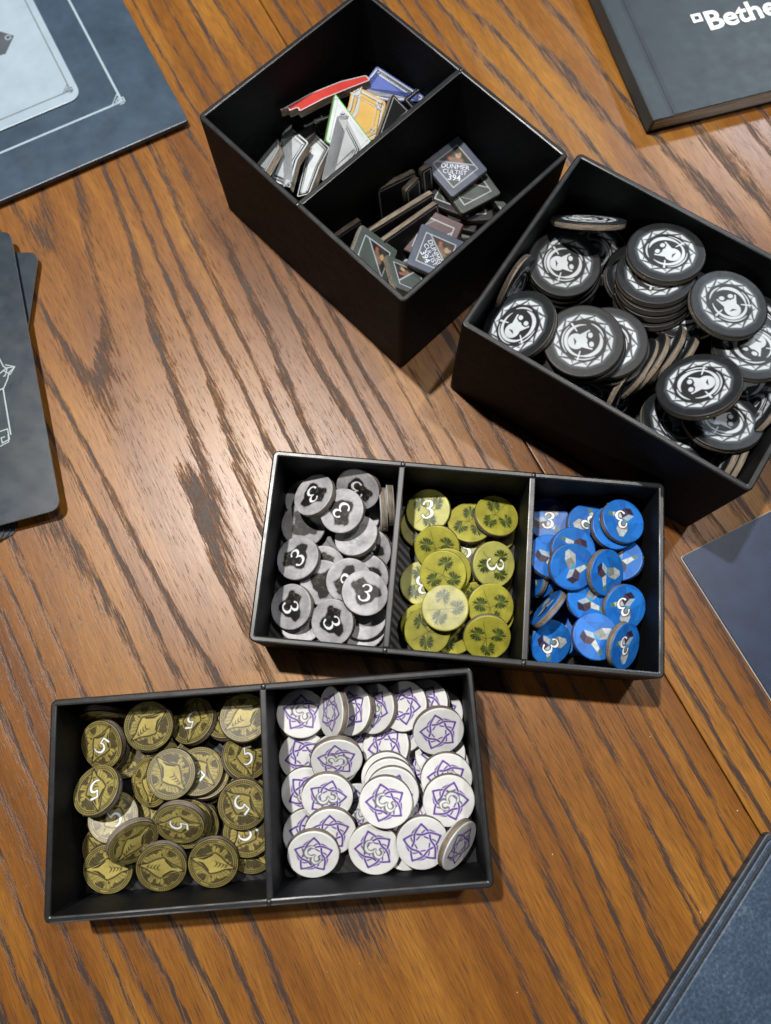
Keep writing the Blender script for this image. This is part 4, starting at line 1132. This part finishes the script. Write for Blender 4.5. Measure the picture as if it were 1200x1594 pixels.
card((52, 600), (53, 400), .155, .05, .2, 'x') if False else None
card((94, 792), (15, 358), .24, 3.4, None, 'topmost big dark blue card with pale zigzag emblem at the left edge', 0, [
    ([(-6, 548), (5, 570), (11, 574), (8, 585), (5, 586)], .016), ([(-6, 586), (4, 578), (10, 573), (23, 571), (14, 580), (12, 590), (6, 604), (-6, 610)], .018),
    ([(8, 568), (23, 571), (16, 583), (6, 577)], .014), ([(5, 605), (17, 677)], .020), ([(-6, 674), (12, 668), (15, 684), (4, 690), (2, 682), (8, 680)], .016), ([(-6, 692), (-1, 696), (14, 688), (13, 676)], .014)])
# the pile that carries the top card
for k in range(3):
    card((60 - 6 * k, 770 - 12 * k), (0 - 4 * k, 410), .156 + .024 * k, 3.2, None, ('dark card hidden in the pile, lowest directly below the top card', 'dark card hidden in the pile, middle below the top card', 'dark card hidden in the pile, just beneath the top card')[k])

# ------------------------------------------------------------------ thick soft-cover book in the far right corner
M['cover'] = simple('blue_grey_book_cover', (.020, .032, .040), .50, .14, 2.5, .10, .35, 45)
M['cover_side'] = simple('book_spine', (.030, .044, .052), .42, .15, 2.5, .1)
M['white_print'] = simple('white_cover_print', (.80, .82, .80), .45, .03)
def pages_mat():
    m, nt, b = new_mat('book_pages')
    tc = nt.nodes.new('ShaderNodeTexCoord'); mp = nt.nodes.new('ShaderNodeMapping')
    mp.inputs['Scale'].default_value = (.8 / S, 1 / S, 70 / S); nt.links.new(tc.outputs['Object'], mp.inputs[0])
    n = noise(nt, mp.outputs[0], 1.0, 3, .6)
    nt.links.new(ramp(nt, n, [(.3, (.36, .35, .32)), (.45, (.70, .69, .64)), (.75, (.86, .85, .80))]), b.inputs['Base Color'])
    b.inputs['Roughness'].default_value = .8; bump(nt, b, n, .6, .02)
    return m
M['pages'] = pages_mat()
ZT = .30
K = un(1050, 178, ZT); sdir = (un(970, 0, ZT) - K).normalized(); edir = Vector((sdir.y, -sdir.x, 0))
book = tag(empty('rule_book', (K.x, K.y, 0), frame_x(edir)), 'thick dark grey paperback with white lettering in the far right corner', 'book')
def sweep(name, prof, y0, y1, mat, ny=2, wob=0.0, closed=True):
    v = []; n = len(prof)
    for k in range(ny):
        y = y0 + (y1 - y0) * k / (ny - 1)
        v += [(x, y, z) for x, z in prof]
    f = []
    for k in range(ny - 1):
        for i in range(n if closed else n - 1):
            j = (i + 1) % n
            f.append((k * n + i, k * n + j, (k + 1) * n + j, (k + 1) * n + i))
    if closed: f += [tuple(range(n)), tuple(range((ny - 1) * n + n - 1, (ny - 1) * n - 1, -1))]
    me = mesh_from(name, v, f, mat); bm = bmesh.new(); bm.from_mesh(me); bmesh.ops.recalc_face_normals(bm, faces=bm.faces); bm.to_mesh(me); bm.free()
    return me
BL = 7.5
link('front_cover', sweep('front_cover', [(0, ZT - .012), (.06, ZT - .002), (.25, ZT), (6, ZT + .03), (6, ZT + .005), (.25, ZT - .025), (.06, ZT - .026), (0, ZT - .032)], 0, BL, M['cover']), book)
link('hinge_strip', sweep('hinge_strip', [(-.34, ZT - .022), (-.30, ZT - .012), (-.06, ZT - .020), (-.003, ZT - .016), (-.003, ZT - .040), (-.30, ZT - .040)], 0, BL, M['cover']), book)
link('spine', sweep('spine', [(-.345, ZT - .024), (-.305, ZT - .042), (-.305, .05), (-.33, .035), (-.375, .05)], .0, BL, M['cover_side']), book)
link('back_cover', sweep('back_cover', [(-.33, .032), (0, .008), (.3, .004), (6, .004), (6, .028), (.3, .028), (0, .030), (-.28, .052)], 0.01, BL, M['cover_side']), book)
# pages: several swollen gatherings with their own edges
lay_n = 9
for k in range(lay_n):
    f0, f1 = k / lay_n, (k + 1) / lay_n
    prof_lo, prof_hi = [], []
    for i in range(13):
        x = -.29 + i / 12 * 6.1
        sag = .03 * math.sin(min(1, (x + .29) / 1.6) * math.pi) * (1 - .3 * k / lay_n)
        lo, hi = .054 - min(.022, (x + .29) * .03), ZT - .046 + max(0, min(.012, x * .05)) + max(0, x - .3) * .005
        zz = lambda f: lo + (hi - lo) * f - sag * (.9 if f > .05 else 0) * (1 - abs(2 * f - 1))
        prof_lo.append((x, zz(f0) + .001)); prof_hi.append((x, zz(f1) - .002))
    link('page_gathering', sweep('page_gathering', prof_lo + prof_hi[::-1], .015 + .014 * ((k * 7) % 3) , BL - .02, M['pages']), book)
# lettering printed on the cover
pB = un(1104, 47, ZT + .01); lb = frame_x(edir).transposed() @ (pB - Vector((K.x, K.y, 0)))
tx = link('cover_lettering', text_mesh('Bethe', 0.515, M['white_print'], .011, 'LEFT'), book)
tx.location = Vector((lb.x, lb.y, ZT + .0065 + max(0, lb.x - .25) * .0052)) * S
tx.rotation_euler = (0, -math.atan(.0052), 0)
pq = un(1079, 35, ZT); lq = frame_x(edir).transposed() @ (pq - Vector((K.x, K.y, 0)))
s_ = .12
mk = ribbon('square_mark', [(lq.x + .02, lq.y), (lq.x + .02 + s_, lq.y), (lq.x + .02 + s_, lq.y + s_), (lq.x + .02, lq.y + s_)], .045, ZT + .0115, M['white_print'], True)
link('square_mark', mk, book)

# ------------------------------------------------------------------ navy folder at the right edge
M['folder'] = simple('navy_folder_card', (.011, .022, .052), .40, .22, 3.2, .14, .5, 60)
M['folder_edge'] = simple('folder_paper_edge', (.36, .36, .36), .8, .1)
ZF = .05
A = un(1060, 867, ZF); d1 = (un(1200, 795, ZF) - A).normalized(); d2 = Vector((d1.y, -d1.x, 0))
fo = tag(empty('card_folder', (A.x, A.y, 0), frame_x(d1)), 'plain navy blue folder lying at the right edge under a scatter of dust', 'folder')
rr = un(1200, 1088, ZF) - A; dd = rr.normalized()
yy = dd.dot(Vector((-d1.y, d1.x, 0))); xx = dd.dot(d1)
P4 = [(0, 0), (dd.dot(d1) * 7, yy * 7), (7 + dd.dot(d1) * 7, yy * 7), (7, 0)]
link('back_leaf', prism('back_leaf', round_poly(P4, .03, 3), .002, .020, M['folder_edge']), fo)
link('front_leaf', prism('front_leaf', round_poly([(p_[0] + .012, p_[1] - .004) for p_ in P4], .03, 3), .022, ZF, M['folder'], .006), fo)
fo['label'] = 'plain navy blue folder lying flat at the right edge of the table'
# ------------------------------------------------------------------ mottled blue box in the near right corner
def mottle_mat():
    m, nt, b = new_mat('mottled_blue_paper')
    v = coords(nt)
    n1 = noise(nt, v, 24, 3, .65); n2 = noise(nt, v, 2.0, 2)
    c = ramp(nt, math_(nt, 'ADD', math_(nt, 'MULTIPLY', n1, .75), math_(nt, 'MULTIPLY', n2, .25)), [(.32, (.012, .024, .048)), (.5, (.024, .046, .082)), (.62, (.046, .074, .115)), (.74, (.12, .145, .17))])
    nt.links.new(c, b.inputs['Base Color']); b.inputs['Roughness'].default_value = .5
    bump(nt, b, n1, .12, .02)
    return m
M['mottle'] = mottle_mat()
M['rim_pale'] = simple('worn_pale_edge', (.18, .25, .31), .5, .2, 8)
M['box_dark'] = simple('box_dark_side', (.020, .027, .036), .5, .2)
ZX = .22
A = un(1200, 1308, ZX); Bq = un(1020, 1594, ZX); d1 = (Bq - A).normalized(); nx = Vector((-d1.y, d1.x, 0))
if nx.x < 0: nx = -nx
bx = tag(empty('mottled_box', (A.x, A.y, 0), Matrix((d1, nx, d1.cross(nx))).transposed()), 'mottled denim blue box lid with double rim in the near right corner', 'box')
sg = 1 if d1.cross(nx).z > 0 else -1
def bxp(name, pts, z0, z1, mat, bev=0):
    pts = [(p_[0], p_[1]) for p_ in pts]
    if sg < 0:
        me = prism(name, pts[::-1], -z1, -z0, mat, bev)
    else: me = prism(name, pts, z0, z1, mat, bev)
    bm = bmesh.new(); bm.from_mesh(me); bmesh.ops.recalc_face_normals(bm, faces=bm.faces); bm.to_mesh(me); bm.free()
    return me
# base box, a thin tray wall, and the cover sheet set back inside it
def rect(x0, x1, y0, y1, r=.2, seg=6): return round_poly([(x0, y0), (x1, y0), (x1, y1), (x0, y1)], r, seg)
link('box_base', bxp('box_base', rect(-.10, 7, -.035, 6, .10), .002, .12, M['box_dark'], .02), bx)
link('lower_rim', bxp('lower_rim', rect(-.06, 7, .0, 6, .12), .121, .185, M['mottle'], .016), bx)
link('rim_groove', bxp('rim_groove', rect(-.02, 7, .045, 6, .14), .1848, .195, M['box_dark']), bx)
link('box_lid', bxp('box_lid', rect(0, 7, .07, 6, .15), .1955, ZX + .02, M['mottle'], .022), bx)

# ------------------------------------------------------------------ a few specks of dust and crumbs on the table
bm = bmesh.new()
r_ = random.Random(8)
spots = [(509, 1513), (1012, 1147), (1148, 1262), (805, 1545), (985, 1150), (60, 1030), (330, 560), (250, 900), (790, 120), (860, 1330), (1090, 1420), (560, 1500)]
for x, y in spots:
    p_ = un(x, y, .006)
    bmesh.ops.create_icosphere(bm, subdivisions=1, radius=r_.uniform(.003, .006) * S, matrix=Matrix.Translation(Vector((p_.x, p_.y, .004)) * S) @ Matrix.Rotation(r_.uniform(0, 3), 4, 'Z') @ Matrix.Diagonal((r_.uniform(1, 2.4), 1, .6, 1)))
me = bpy.data.meshes.new('dust'); bm.to_mesh(me); bm.free(); me.materials.append(simple('pale_dust', (.55, .52, .47), .9, .1))
tag(link('dust', me), 'pale specks of dust and crumbs scattered over the wooden table', 'dust', kind='stuff')
